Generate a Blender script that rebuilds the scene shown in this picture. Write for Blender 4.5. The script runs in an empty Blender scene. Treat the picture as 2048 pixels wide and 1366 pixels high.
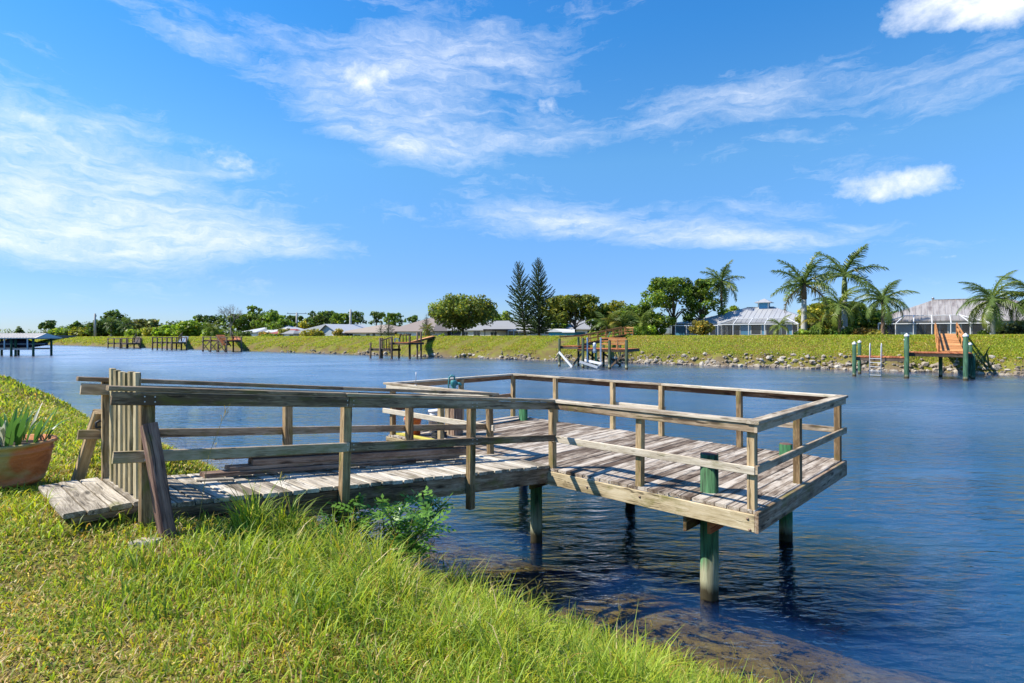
import bpy, bmesh, math, random
import numpy as np
from mathutils import Vector, Matrix, Quaternion
R = math.radians
scene = bpy.context.scene
C = scene.collection
rng = np.random.default_rng(7)
random.seed(7)

# ------------------------------------------------------------------ camera
F_PX, HORIZON = 1156.0, 666.0          # focal length and horizon of the 2048 px photograph
CAM_Z = 3.2                            # above the water (z = 0)
cam_d = bpy.data.cameras.new('camera')
cam = bpy.data.objects.new('camera', cam_d); C.objects.link(cam)
cam.location = (0, 0, CAM_Z); cam.rotation_euler = (R(90), 0, 0)
cam_d.sensor_width = 36.0; cam_d.lens = 36.0 * F_PX / 2048.0
cam_d.shift_y = -(683.0 - HORIZON) / 2048.0
cam_d.clip_start = 0.05; cam_d.clip_end = 4000
scene.camera = cam

# ------------------------------------------------------------------ sun, view
SUN_DIR = Vector((0.859, 0.019, -1.0)).normalized()       # the way the light travels
SUN_EL = math.asin(-SUN_DIR.z)
SUN_AZ = math.atan2(-SUN_DIR.x, -SUN_DIR.y)               # clockwise from +Y
sun_d = bpy.data.lights.new('sun', 'SUN'); sun_d.energy = 4.8; sun_d.angle = R(0.53)
sun_d.color = (1.0, 0.93, 0.82)
sun = bpy.data.objects.new('sun', sun_d); C.objects.link(sun)
sun.rotation_euler = SUN_DIR.to_track_quat('-Z', 'Y').to_euler()
sun.location = (-20, 0, 30)
vs = scene.view_settings
vs.view_transform = 'Standard'; vs.look = 'None'; vs.gamma = 1.0; vs.use_curve_mapping = False
vs.exposure = 0.7
cy = scene.cycles
cy.use_denoising = True
cy.max_bounces = 8; cy.volume_bounces = 2; cy.transparent_max_bounces = 16
cy.caustics_reflective = False; cy.caustics_refractive = False
cy.sample_clamp_indirect = 6.0

# ------------------------------------------------------------------ node helper
class NT:
    def __init__(self, tree):
        self.t = tree; self.n = tree.nodes; self.l = tree.links
    def node(self, typ, **kw):
        nd = self.n.new(typ)
        ins = kw.pop('ins', {})
        for k, v in kw.items(): setattr(nd, k, v)
        for k, v in ins.items(): self.put(nd.inputs[k], v)
        return nd
    def put(self, sock, v):
        if isinstance(v, bpy.types.NodeSocket): self.l.new(v, sock)
        elif isinstance(v, bpy.types.Node): self.l.new(v.outputs[0], sock)
        else:
            if sock.type == 'RGBA' and len(v) == 3: v = (*v, 1)
            sock.default_value = v
    def math(self, op, a, b=None, c=None, clamp=False):
        nd = self.n.new('ShaderNodeMath'); nd.operation = op; nd.use_clamp = clamp
        self.put(nd.inputs[0], a)
        if b is not None: self.put(nd.inputs[1], b)
        if c is not None: self.put(nd.inputs[2], c)
        return nd.outputs[0]
    def mix(self, f, a, b, mode='MIX'):
        nd = self.n.new('ShaderNodeMix'); nd.data_type = 'RGBA'; nd.blend_type = mode
        self.put(nd.inputs[0], f); self.put(nd.inputs[6], a); self.put(nd.inputs[7], b)
        return nd.outputs[2]
    def noise(self, vec, scale, detail=4, rough=0.55, dist=0.0, dim='3D'):
        nd = self.n.new('ShaderNodeTexNoise'); nd.noise_dimensions = dim
        if vec is not None: self.put(nd.inputs['Vector'], vec)
        nd.inputs['Scale'].default_value = scale; nd.inputs['Detail'].default_value = detail
        nd.inputs['Roughness'].default_value = rough; nd.inputs['Distortion'].default_value = dist
        return nd.outputs['Fac']
    def ramp(self, f, stops, interp='LINEAR'):
        nd = self.n.new('ShaderNodeValToRGB'); self.put(nd.inputs[0], f)
        cr = nd.color_ramp; cr.interpolation = interp
        while len(cr.elements) < len(stops): cr.elements.new(0.5)
        for el, (p, c) in zip(cr.elements, stops):
            el.position = p
            el.color = (c, c, c, 1) if isinstance(c, (int, float)) else (*c, 1)
        return nd.outputs[0]
    def mapping(self, vec, scale=(1, 1, 1), loc=(0, 0, 0), rot=(0, 0, 0)):
        nd = self.n.new('ShaderNodeMapping'); self.put(nd.inputs[0], vec)
        nd.inputs['Scale'].default_value = scale; nd.inputs['Location'].default_value = loc
        nd.inputs['Rotation'].default_value = rot
        return nd.outputs[0]
    def vadd(self, a, b, op='ADD'):
        nd = self.n.new('ShaderNodeVectorMath'); nd.operation = op
        self.put(nd.inputs[0], a); self.put(nd.inputs[1], b)
        return nd.outputs[0]
    def coord(self, which='Object'):
        return self.n.new('ShaderNodeTexCoord').outputs[which]
    def bump(self, h, strength=0.4, dist=0.01):
        nd = self.n.new('ShaderNodeBump'); self.put(nd.inputs['Height'], h)
        nd.inputs['Strength'].default_value = strength; nd.inputs['Distance'].default_value = dist
        return nd.outputs[0]

def new_mat(name):
    m = bpy.data.materials.new(name); m.use_nodes = True
    m.node_tree.nodes.clear()
    t = NT(m.node_tree)
    out = t.node('ShaderNodeOutputMaterial')
    return m, t, out

def principled(t, out, color, rough=0.7, normal=None, metallic=0.0, spec=0.4):
    p = t.node('ShaderNodeBsdfPrincipled')
    t.put(p.inputs['Base Color'], color); t.put(p.inputs['Roughness'], rough)
    t.put(p.inputs['Metallic'], metallic); t.put(p.inputs['Specular IOR Level'], spec)
    if normal is not None: t.put(p.inputs['Normal'], normal)
    t.l.new(p.outputs[0], out.inputs[0])
    return p

# ------------------------------------------------------------------ world: sky with clouds
def build_world():
    w = bpy.data.worlds.new('World'); scene.world = w; w.use_nodes = True
    w.node_tree.nodes.clear(); t = NT(w.node_tree)
    out = t.node('ShaderNodeOutputWorld'); bg = t.node('ShaderNodeBackground')
    sky = t.node('ShaderNodeTexSky'); sky.sky_type = 'NISHITA'; sky.sun_disc = False
    sky.sun_elevation = SUN_EL; sky.sun_rotation = SUN_AZ
    sky.air_density = 1.0; sky.dust_density = 0.0; sky.ozone_density = 4.0; sky.altitude = 0
    hsv = t.node('ShaderNodeHueSaturation', ins={'Color': sky.outputs[0], 'Saturation': 1.1, 'Value': 1.0, 'Hue': 0.5})
    gen = t.coord('Generated')
    sep = t.node('ShaderNodeSeparateXYZ', ins={0: gen})
    x, y, z = sep.outputs
    az = t.math('ARCTAN2', x, y)                       # 0 = down the canal view, + to the right
    el = t.math('ARCSINE', z)
    def deg_of(u, v):
        a = math.atan2(u - 1024, F_PX); return a, math.atan2((HORIZON - v) * math.cos(a), F_PX)
    comb = t.node('ShaderNodeCombineXYZ', ins={0: az, 1: el, 2: 0.0}).outputs[0]
    # streak space: wisps run nearly level, dropping a little to the right
    warp = t.noise(t.mapping(comb, (3, 6, 1), (3.1, 1.7, 0)), 1.0, 3, 0.5)
    fine = t.noise(t.mapping(comb, (14, 34, 1), (2, 9, 0)), 1.0, 4, 0.6)
    warp2 = t.math('ADD', t.math('MULTIPLY_ADD', warp, 0.10, -0.05), t.math('MULTIPLY_ADD', fine, 0.045, -0.022))
    elw = t.math('ADD', el, warp2)
    cw = t.node('ShaderNodeCombineXYZ', ins={0: az, 1: elw, 2: 0.0}).outputs[0]
    fib = t.noise(t.mapping(cw, (3.4, 15, 1), (0.4, 0, 0), (0, 0, R(7))), 1.0, 11, 0.68, 0.15)
    puf = t.noise(t.mapping(comb, (9, 13, 1), (5, 2, 0)), 1.0, 10, 0.63, 0.1)
    def mass(u, v, su, sv, rot=0.0, k=1.0):
        a, e = deg_of(u, v)
        dx = t.math('SUBTRACT', az, a); dy = t.math('SUBTRACT', el, e)
        c, s = math.cos(rot), math.sin(rot)
        px = t.math('ADD', t.math('MULTIPLY', dx, c), t.math('MULTIPLY', dy, s))
        py = t.math('SUBTRACT', t.math('MULTIPLY', dy, c), t.math('MULTIPLY', dx, s))
        px = t.math('MULTIPLY', px, F_PX / su); py = t.math('MULTIPLY', py, F_PX / sv)
        r2 = t.math('ADD', t.math('MULTIPLY', px, px), t.math('MULTIPLY', py, py))
        return t.math('MULTIPLY', t.math('EXPONENT', t.math('MULTIPLY', r2, -1.0)), k)
    def total(lst):
        acc = lst[0]
        for m in lst[1:]: acc = t.math('ADD', acc, m)
        return acc
    wis = total([mass(60, 330, 310, 140, R(-12), 1.35), mass(150, 455, 350, 48, R(-2), 1.25), mass(560, 490, 230, 22, R(-3), 0.55),
                 mass(820, 170, 240, 105, R(-14), 0.95), mass(820, 285, 220, 32, R(-6), 0.75), mass(930, 40, 300, 70, R(14), 0.65),
                 mass(1150, 440, 360, 46, R(-3), 1.05), mass(1560, 480, 320, 24, R(-4), 0.85), mass(1080, 225, 110, 45, 0, 0.6),
                 mass(1650, 140, 330, 60, R(8), 0.62), mass(1830, 340, 220, 40, R(-5), 0.55), mass(1350, 240, 300, 40, R(4), 0.55), mass(1700, 240, 260, 30, R(6), 0.5), mass(1120, 110, 160, 50, R(12), 0.5),
                 mass(380, 60, 420, 50, R(-20), 0.55), mass(2000, 130, 200, 60, R(10), 0.35)])
    # the same kind of cloud goes on outside the frame
    wide = t.noise(t.mapping(gen, (1.6, 1.6, 3.2), (4.0, 7.3, 1.0)), 1.0, 3, 0.5)
    wide = t.math('MULTIPLY', t.math('SUBTRACT', wide, 0.5, clamp=True), 2.6, clamp=True)
    off = t.math('MAXIMUM', t.math('MULTIPLY', t.math('SUBTRACT', t.math('ABSOLUTE', az), 0.76), 6.0, clamp=True),
                 t.math('MULTIPLY', t.math('SUBTRACT', el, 0.56), 6.0, clamp=True))
    wis = t.math('ADD', wis, t.math('MULTIPLY', wide, off))
    d1 = t.math('MULTIPLY', t.math('ADD', t.math('SUBTRACT', fib, 0.645), t.math('MULTIPLY', wis, 0.30)), 3.0, clamp=True)
    brk = t.noise(t.mapping(cw, (16, 60, 1), (7, 1, 0), (0, 0, R(7))), 1.0, 8, 0.7)
    d1 = t.math('MULTIPLY', d1, t.math('MULTIPLY_ADD', brk, 2.2, -0.35, clamp=True))
    puffs = total([mass(1785, 372, 105, 42, R(4), 1.0), mass(740, 150, 100, 62, R(15), 0.75), mass(470, 330, 95, 26, R(-5), 0.62),
                   mass(1860, 15, 110, 48, 0, 0.95), mass(1625, 198, 50, 14, R(5), 0.55), mass(2030, 10, 60, 30, 0, 0.8),
                   mass(70, 260, 200, 75, R(-20), 0.62), mass(1050, 215, 90, 45, 0, 0.5), mass(840, 10, 60, 30, R(10), 0.5), mass(1890, 515, 45, 8, 0, 0.5)])
    d2 = t.math('MULTIPLY', t.math('ADD', t.math('SUBTRACT', puf, 0.78), t.math('MULTIPLY', puffs, 0.52)), 3.6, clamp=True)
    dens = t.math('MAXIMUM', t.math('MULTIPLY', d1, 0.72), d2)
    dens = t.math('MULTIPLY', dens, t.math('MULTIPLY', t.math('ADD', el, 0.0), 12.0, clamp=True))
    cloud = t.mix(puf, (4.3, 4.7, 5.3), (6.2, 6.3, 6.5))
    tint = t.ramp(t.math('MULTIPLY', el, 1.6), [(0.0, (0.35, 0.46, 0.72)), (0.14, (0.38, 0.50, 0.76)), (0.45, (0.58, 0.84, 0.92)), (0.77, (0.34, 0.84, 1.06)), (1.0, (0.30, 0.80, 1.10))])
    skyc = t.mix(1.0, hsv.outputs[0], tint, 'MULTIPLY')
    col = t.mix(dens, skyc, cloud)
    t.put(bg.inputs[0], col); bg.inputs[1].default_value = 0.128
    t.l.new(bg.outputs[0], out.inputs[0])
    w.cycles.sampling_method = 'MANUAL'; w.cycles.sample_map_resolution = 512
build_world()

# ------------------------------------------------------------------ scene frames
KT, KN = 0.821, 0.571
T2 = Vector((KT, -KN)); N2 = Vector((KN, KT))              # along the canal / across it
BANK_ROT = math.atan2(-KN, KT)
SHORE, FAR = 5.3, 58.4                                     # n of both waterlines
def world_tn(t, n, z=0.0): return Vector((T2.x * t + N2.x * n, T2.y * t + N2.y * n, z))
def k_of(u): return (u - 1024.0) / F_PX
def t_of(u, n):
    k = k_of(u); return n * (KT * k - KN) / (KN * k + KT)
def y_of(u, n): return n / (KN * k_of(u) + KT)
def z_of(v, Y): return CAM_Z - (v - HORIZON) / F_PX * Y
E2 = Vector((0.725, -0.689)).normalized()                  # dock: along its front edge
W2 = Vector((-E2.y, E2.x))                                 # dock: away from the walkway start
F0 = Vector((2.623, 6.223)); LJ, LF, WD = 2.908, 6.864, 3.47
J0 = F0 - E2 * LJ
DECK_Z = CAM_Z - 1.914
def dk(e, w, z): p = F0 + E2 * e + W2 * w; return Vector((p.x, p.y, z))      # platform frame
def rz(s): return CAM_Z - 1.879 + 0.1027 * s                                 # ramp surface
def wk(e, s, dz): p = J0 + E2 * e - W2 * s; return Vector((p.x, p.y, rz(s) + dz))

# ------------------------------------------------------------------ objects
MATS = {}
WM = {}
def root(name, loc, label, cat, group=None, rotz=0.0, kind=None):
    o = bpy.data.objects.new(name, None); C.objects.link(o)
    o.empty_display_size = 0.2
    o.matrix_basis = Matrix.Translation(Vector(loc)) @ Matrix.Rotation(rotz, 4, 'Z')
    WM[o] = o.matrix_basis.copy()
    tag(o, label, cat, group, kind)
    return o
def tag(o, label=None, cat=None, group=None, kind=None):
    if label: o['label'] = label
    if cat: o['category'] = cat
    if group: o['group'] = group
    if kind: o['kind'] = kind
    return o
def link(name, me, mat, parent=None, M=None):
    o = bpy.data.objects.new(name, me); C.objects.link(o)
    if mat is not None and len(me.materials) == 0: me.materials.append(mat if not isinstance(mat, str) else MATS[mat])
    M = Matrix.Identity(4) if M is None else M
    if parent is not None:
        o.parent = parent; o.matrix_basis = WM[parent].inverted() @ M
    else:
        o.matrix_basis = M
    WM[o] = M.copy()
    return o
def mesh(name, verts, faces, smooth=False):
    me = bpy.data.meshes.new(name); me.from_pydata([tuple(v) for v in verts], [], faces); me.update()
    if smooth: me.polygons.foreach_set('use_smooth', [True] * len(me.polygons))
    return me
def box_mesh(name, L, W, H, ch=0.004, warp=0.0):
    """a chamfered stick, long axis local x, centred"""
    ch = min(ch, W * 0.3, H * 0.3)
    a, b = W / 2, H / 2
    sec = [(-a + ch, -b), (a - ch, -b), (a, -b + ch), (a, b - ch), (a - ch, b), (-a + ch, b), (-a, b - ch), (-a, -b + ch)]
    xs = [-L / 2, L / 2] if warp == 0 else [-L / 2, -L / 6, L / 6, L / 2]
    vs_, fs = [], []
    for i, x in enumerate(xs):
        dy = 0 if warp == 0 else random.uniform(-warp, warp); dz = 0 if warp == 0 else random.uniform(-warp, warp) * 0.6
        vs_ += [(x, y + dy, z + dz) for y, z in sec]
    for i in range(len(xs) - 1):
        o = i * 8
        fs += [(o + k, o + (k + 1) % 8, o + 8 + (k + 1) % 8, o + 8 + k) for k in range(8)]
    fs.append(tuple(range(7, -1, -1))); n = len(xs) * 8; fs.append(tuple(range(n - 8, n)))
    fs = [tuple(reversed(f)) for f in fs[:-2]] + [fs[-1], fs[-2]] if False else fs
    me = mesh(name, vs_, fs)
    return me
def bar(name, p0, p1, W, H, mat, parent=None, up=(0, 0, 1), ch=0.004, warp=0.0, roll=0.0):
    """stick from p0 to p1: W across, H along up"""
    p0, p1 = Vector(p0), Vector(p1)
    x = (p1 - p0); L = x.length; x.normalize()
    u = Vector(up); yv = u.cross(x)
    if yv.length < 1e-4: yv = Vector((1, 0, 0)).cross(x)
    yv.normalize(); zv = x.cross(yv)
    if roll:
        q = Quaternion(x, roll); yv = q @ yv; zv = q @ zv
    M = Matrix((( x.x, yv.x, zv.x, 0), (x.y, yv.y, zv.y, 0), (x.z, yv.z, zv.z, 0), (0, 0, 0, 1)))
    M = Matrix.Translation((p0 + p1) / 2) @ M
    return link(name, box_mesh(name, L, W, H, ch, warp), mat, parent, M)
def tube_mesh(name, pts, radii, seg=10, caps=True, smooth=True):
    pts = [Vector(p) for p in pts]
    vs_, fs = [], []
    ref = Vector((0, 0, 1)); prev = None
    for i, p in enumerate(pts):
        d = (pts[min(i + 1, len(pts) - 1)] - pts[max(i - 1, 0)]).normalized()
        a = ref.cross(d)
        if a.length < 0.05: a = Vector((1, 0, 0)).cross(d) if prev is None else prev - d * prev.dot(d)
        if prev is not None: a = prev - d * prev.dot(d)
        a.normalize(); prev = a; b = d.cross(a)
        r = radii[i] if hasattr(radii, '__len__') else radii
        for k in range(seg):
            th = 2 * math.pi * k / seg
            vs_.append(p + a * (r * math.cos(th)) + b * (r * math.sin(th)))
    for i in range(len(pts) - 1):
        for k in range(seg):
            fs.append((i * seg + k, i * seg + (k + 1) % seg, (i + 1) * seg + (k + 1) % seg, (i + 1) * seg + k))
    ns = len(fs)
    if caps:
        fs.append(tuple(range(seg - 1, -1, -1))); n = len(vs_); fs.append(tuple(range(n - seg, n)))
    me = mesh(name, vs_, fs)
    if smooth: me.polygons.foreach_set('use_smooth', [i < ns for i in range(len(fs))])
    return me
def tube(name, pts, radii, mat, parent=None, seg=10, caps=True):
    o0 = Vector(pts[0])
    me = tube_mesh(name, [Vector(p) - o0 for p in pts], radii, seg, caps)
    return link(name, me, mat, parent, Matrix.Translation(o0))
def lathe_mesh(name, prof, seg=32):
    vs_, fs = [], []
    for r, z in prof:
        for k in range(seg):
            th = 2 * math.pi * k / seg; vs_.append((r * math.cos(th), r * math.sin(th), z))
    for i in range(len(prof) - 1):
        for k in range(seg):
            fs.append((i * seg + k, i * seg + (k + 1) % seg, (i + 1) * seg + (k + 1) % seg, (i + 1) * seg + k))
    return mesh(name, vs_, fs, True)
def quads_mesh(name, V, cols=None, nv=4):
    """V: (M, nv, 3) array, one n-gon each"""
    M = V.shape[0]; me = bpy.data.meshes.new(name)
    me.vertices.add(M * nv); me.vertices.foreach_set('co', V.reshape(-1).astype(np.float32))
    me.loops.add(M * nv); me.loops.foreach_set('vertex_index', np.arange(M * nv, dtype=np.int32))
    me.polygons.add(M); me.polygons.foreach_set('loop_start', np.arange(0, M * nv, nv, dtype=np.int32))
    if cols is not None:
        a = me.color_attributes.new('Col', 'FLOAT_COLOR', 'POINT')
        c = np.ones((M, nv, 4), np.float32); c[:, :, :3] = cols[:, None, :]
        a.data.foreach_set('color', c.reshape(-1))
    me.update(calc_edges=True); me.validate()
    return me
def blades_mesh(name, P, H, Wd, lean, az, cols, curl=0.35):
    """grass: P (N,3) roots; each blade is a quad and a triangle that bends over"""
    N = len(P)
    d = np.stack([np.cos(az), np.sin(az), np.zeros(N)], 1)            # lean direction
    tw = az + np.pi / 2 + rng.uniform(-0.9, 0.9, N)
    s = np.stack([np.cos(tw), np.sin(tw), np.zeros(N)], 1) * (Wd / 2)[:, None]
    up = np.array([0, 0, 1.0])
    mid = P + up * (H * 0.55 * np.cos(lean * 0.5))[:, None] + d * (H * 0.55 * np.sin(lean * 0.5))[:, None]
    l2 = lean * (1.0 + curl) + curl
    tip = mid + up * (H * 0.5 * np.cos(l2))[:, None] + d * (H * 0.5 * np.sin(l2))[:, None]
    V = np.stack([P - s, P + s, mid + s * 0.8, mid - s * 0.8, tip], 1)
    me = bpy.data.meshes.new(name)
    me.vertices.add(N * 5); me.vertices.foreach_set('co', V.reshape(-1).astype(np.float32))
    b = (np.arange(N) * 5)[:, None]
    loops = (b + np.array([[0, 1, 2, 3, 3, 2, 4]])).reshape(-1).astype(np.int32)
    me.loops.add(N * 7); me.loops.foreach_set('vertex_index', loops)
    st = (np.arange(N) * 7)[:, None] + np.array([[0, 4]])
    me.polygons.add(N * 2); me.polygons.foreach_set('loop_start', st.reshape(-1).astype(np.int32))
    a = me.color_attributes.new('Col', 'FLOAT_COLOR', 'POINT')
    c = np.ones((N, 5, 4), np.float32); c[:, :, :3] = cols[:, None, :]
    a.data.foreach_set('color', c.reshape(-1))
    me.update(calc_edges=True); me.validate()
    return me

def long_blades_mesh(name, P, H, Wd, lean, az, cols, curl=0.6):
    """longer grass: three segments that arch over"""
    N = len(P); k = 4
    d = np.stack([np.cos(az), np.sin(az), np.zeros(N)], 1); tw = az + np.pi / 2 + rng.uniform(-0.7, 0.7, N)
    s = np.stack([np.cos(tw), np.sin(tw), np.zeros(N)], 1) * (Wd / 2)[:, None]; up = np.array([0, 0, 1.0])
    p = P.copy(); rows = []; a = lean * 0.35; bend = (lean * 0.55 + curl * rng.uniform(0.3, 1.3, N)) / 2
    for i in range(k):
        rows.append((p - s * (1, 1.0, 0.72, 0)[i], p + s * (1, 1.0, 0.72, 0)[i]) if i < 3 else (p,))
        p = p + (up * np.cos(a)[:, None] + d * np.sin(a)[:, None]) * (H * (0.36, 0.34, 0.30, 0)[i])[:, None]; a = a + bend
    V = np.stack([rows[0][0], rows[0][1], rows[1][1], rows[1][0], rows[2][1], rows[2][0], rows[3][0]], 1)
    me = bpy.data.meshes.new(name); me.vertices.add(N * 7); me.vertices.foreach_set('co', V.reshape(-1).astype(np.float32))
    b = (np.arange(N) * 7)[:, None]
    me.loops.add(N * 11); me.loops.foreach_set('vertex_index', (b + np.array([[0, 1, 2, 3, 3, 2, 4, 5, 5, 4, 6]])).reshape(-1).astype(np.int32))
    me.polygons.add(N * 3); me.polygons.foreach_set('loop_start', ((np.arange(N) * 11)[:, None] + np.array([[0, 4, 8]])).reshape(-1).astype(np.int32))
    at = me.color_attributes.new('Col', 'FLOAT_COLOR', 'POINT')
    c = np.ones((N, 7, 4), np.float32); c[:, :, :3] = cols[:, None, :]; at.data.foreach_set('color', c.reshape(-1))
    me.update(calc_edges=True); me.validate(); return me

# ------------------------------------------------------------------ materials
def wood_mat(name, cols, algae=0.25, algae_col=(0.16, 0.155, 0.03), grain=1.0, bumpy=0.5, dark=0.0, patch=0.5):
    """weathered timber, grain along local x; cols = dark, mid, light"""
    m, t, out = new_mat(name)
    co = t.coord('Object')
    rnd = t.node('ShaderNodeObjectInfo').outputs['Random']
    off = t.node('ShaderNodeCombineXYZ', ins={0: t.math('MULTIPLY', rnd, 37.0), 1: t.math('MULTIPLY', rnd, 91.0), 2: t.math('MULTIPLY', rnd, 13.0)}).outputs[0]
    p = t.vadd(co, off)
    wob = t.noise(t.mapping(p, (2.2, 7, 7)), 1.0, 2, 0.5)
    wv = t.node('ShaderNodeCombineXYZ', ins={0: 0.0, 1: t.math('MULTIPLY', wob, 0.10), 2: t.math('MULTIPLY', wob, 0.07)}).outputs[0]
    p2 = t.vadd(p, wv)
    fine = t.noise(t.mapping(p2, (2.0, 130 * grain, 130 * grain)), 1.0, 5, 0.65)
    coarse = t.noise(t.mapping(p2, (0.9, 20 * grain, 20 * grain)), 1.0, 5, 0.65, 0.5)
    pat = t.noise(t.mapping(p, (1.6, 5, 5)), 1.0, 4, 0.6)
    g = t.math('ADD', t.math('MULTIPLY', fine, 0.5), t.math('MULTIPLY', coarse, 0.5))
    g = t.math('ADD', g, t.math('MULTIPLY', t.math('SUBTRACT', pat, 0.5), patch))
    g = t.math('ADD', g, t.math('MULTIPLY', t.math('SUBTRACT', rnd, 0.5), 0.22))
    col = t.ramp(g, [(0.35, cols[0]), (0.50, cols[1]), (0.64, cols[2])])
    # knots
    vor = t.node('ShaderNodeTexVoronoi', ins={'Vector': t.mapping(p2, (1.9, 6.5, 6.5)), 'Scale': 1.0}); vor.feature = 'F1'
    kn = t.ramp(vor.outputs['Distance'], [(0.08, 1.0), (0.22, 0.0)])
    col = t.mix(t.math('MULTIPLY', kn, 0.8), col, tuple(c * 0.25 for c in cols[0]))
    # splits along the grain
    sp = t.noise(t.mapping(p2, (0.9, 38, 38), (9, 4, 2)), 1.0, 2, 0.4)
    spl = t.ramp(sp, [(0.31, 1.0), (0.35, 0.0)])
    col = t.mix(t.math('MULTIPLY', spl, 0.75), col, tuple(c * 0.18 for c in cols[0]))
    if algae > 0:
        al = t.noise(t.mapping(p, (2.6, 6, 6), (3, 8, 1)), 1.0, 5, 0.65)
        am = t.ramp(al, [(0.62 - algae * 0.35, 0.0), (0.80 - algae * 0.3, 1.0)])
        col = t.mix(t.math('MULTIPLY', am, 0.8), col, algae_col)
    h = t.math('SUBTRACT', t.math('ADD', t.math('MULTIPLY', fine, 0.5), coarse), t.math('ADD', spl, t.math('MULTIPLY', kn, 0.4)))
    principled(t, out, col, 0.86, t.bump(h, bumpy, 0.006), spec=0.22)
    MATS[name] = m
wood_mat('deck_wood', [(0.095, 0.066, 0.046), (0.29, 0.235, 0.18), (0.51, 0.455, 0.38)], 0.0, patch=0.85, bumpy=0.6)
wood_mat('ramp_wood', [(0.15, 0.125, 0.09), (0.42, 0.37, 0.29), (0.64, 0.59, 0.49)], 0.08, patch=0.55)
wood_mat('rail_wood', [(0.12, 0.08, 0.05), (0.34, 0.25, 0.16), (0.54, 0.43, 0.30)], 0.26)
wood_mat('post_wood', [(0.14, 0.09, 0.045), (0.37, 0.26, 0.14), (0.56, 0.42, 0.24)], 0.28)
wood_mat('cap_wood', [(0.20, 0.15, 0.10), (0.46, 0.39, 0.29), (0.64, 0.57, 0.45)], 0.14)
wood_mat('fascia_wood', [(0.20, 0.15, 0.08), (0.50, 0.40, 0.24), (0.66, 0.56, 0.38)], 0.22)
wood_mat('stringer_wood', [(0.06, 0.036, 0.022), (0.24, 0.16, 0.10), (0.46, 0.36, 0.26)], 0.26)
wood_mat('lumber_wood', [(0.10, 0.06, 0.042), (0.31, 0.21, 0.15), (0.48, 0.37, 0.29)], 0.08)
wood_mat('brace_wood', [(0.075, 0.042, 0.036), (0.25, 0.15, 0.115), (0.40, 0.27, 0.21)], 0.10, bumpy=0.9)
wood_mat('slat_wood', [(0.19, 0.155, 0.08), (0.42, 0.34, 0.19), (0.56, 0.47, 0.29)], 0.18)
wood_mat('red_rail', [(0.12, 0.06, 0.035), (0.32, 0.19, 0.11), (0.48, 0.33, 0.21)], 0.10)
wood_mat('far_wood', [(0.045, 0.032, 0.022), (0.10, 0.072, 0.05), (0.18, 0.14, 0.10)], 0.0)
wood_mat('orange_wood', [(0.26, 0.11, 0.04), (0.52, 0.24, 0.085), (0.66, 0.35, 0.15)], 0.0)
wood_mat('red_wood', [(0.20, 0.06, 0.025), (0.42, 0.14, 0.05), (0.55, 0.22, 0.09)], 0.0)
wood_mat('yellow_board_wood', [(0.26, 0.21, 0.03), (0.46, 0.40, 0.06), (0.56, 0.50, 0.12)], 0.1)

def pile_mat(name, bleach_top, green=(0.055, 0.21, 0.085)):
    m, t, out = new_mat(name)
    co = t.coord('Object'); sep = t.node('ShaderNodeSeparateXYZ', ins={0: co})
    geo = t.node('ShaderNodeNewGeometry'); zz = t.node('ShaderNodeSeparateXYZ', ins={0: geo.outputs['Position']}).outputs[2]
    streak = t.noise(t.mapping(co, (26, 26, 1.6)), 1.0, 6, 0.65, 0.3)
    big = t.noise(t.mapping(co, (7, 7, 1.2), (4, 1, 2)), 1.0, 4, 0.6)
    g = t.ramp(t.math('ADD', t.math('MULTIPLY', streak, 0.6), t.math('MULTIPLY', big, 0.4)),
               [(0.36, (0.012, 0.014, 0.010)), (0.46, tuple(c * 0.6 for c in green)), (0.56, green), (0.70, tuple(min(1, c * 1.5 + 0.05) for c in green))])
    pale = t.ramp(streak, [(0.3, (0.16, 0.15, 0.09)), (0.55, (0.36, 0.36, 0.24)), (0.8, (0.28, 0.38, 0.25))])
    f = t.math('MULTIPLY_ADD', t.math('ADD', zz, t.math('MULTIPLY', t.math('SUBTRACT', big, 0.5), 0.55)), -5.0, bleach_top * 5.0 + 0.5, clamp=True)
    col = t.mix(f, g, pale)
    wet = t.math('MULTIPLY_ADD', t.math('ADD', zz, t.math('MULTIPLY', streak, -0.22)), -9.0, 0.95, clamp=True)          # the wet foot at the waterline
    col = t.mix(wet, col, (0.045, 0.038, 0.02))
    principled(t, out, col, 0.8, t.bump(streak, 0.6, 0.012), spec=0.25)
    MATS[name] = m
pile_mat('pile_green', 0.25)
pile_mat('pile_pale', 0.42, (0.085, 0.22, 0.10))
pile_mat('pile_far', 0.15, (0.05, 0.13, 0.075))
pile_mat('pile_old', 0.35, (0.055, 0.085, 0.05))

def plain(name, col, rough=0.6, var=0.12, scale=6.0, metallic=0.0, spec=0.4, bump=0.0):
    m, t, out = new_mat(name)
    n = t.noise(t.coord('Object'), scale, 5, 0.6)
    c = t.mix(n, tuple(x * (1 - var) for x in col), tuple(min(1, x * (1 + var)) for x in col))
    principled(t, out, c, rough, t.bump(n, bump, 0.01) if bump else None, metallic, spec)
    MATS[name] = m
plain('pile_top', (0.13, 0.075, 0.06), 0.9, 0.5, 30)
plain('white_paint', (0.74, 0.74, 0.72), 0.5, 0.05)
plain('white_metal', (0.70, 0.71, 0.72), 0.4, 0.06)
plain('galv', (0.42, 0.43, 0.44), 0.45, 0.15, 20, 0.6)
plain('dark_window', (0.035, 0.042, 0.05), 0.08, 0.2, 2, 0.0, 0.6)
plain('bolt_rust', (0.22, 0.15, 0.11), 0.6, 0.4, 60, 0.3)
plain('dark_metal', (0.03, 0.03, 0.032), 0.5, 0.2)
plain('navy_canvas', (0.012, 0.017, 0.04), 0.8, 0.35, 3)
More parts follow.
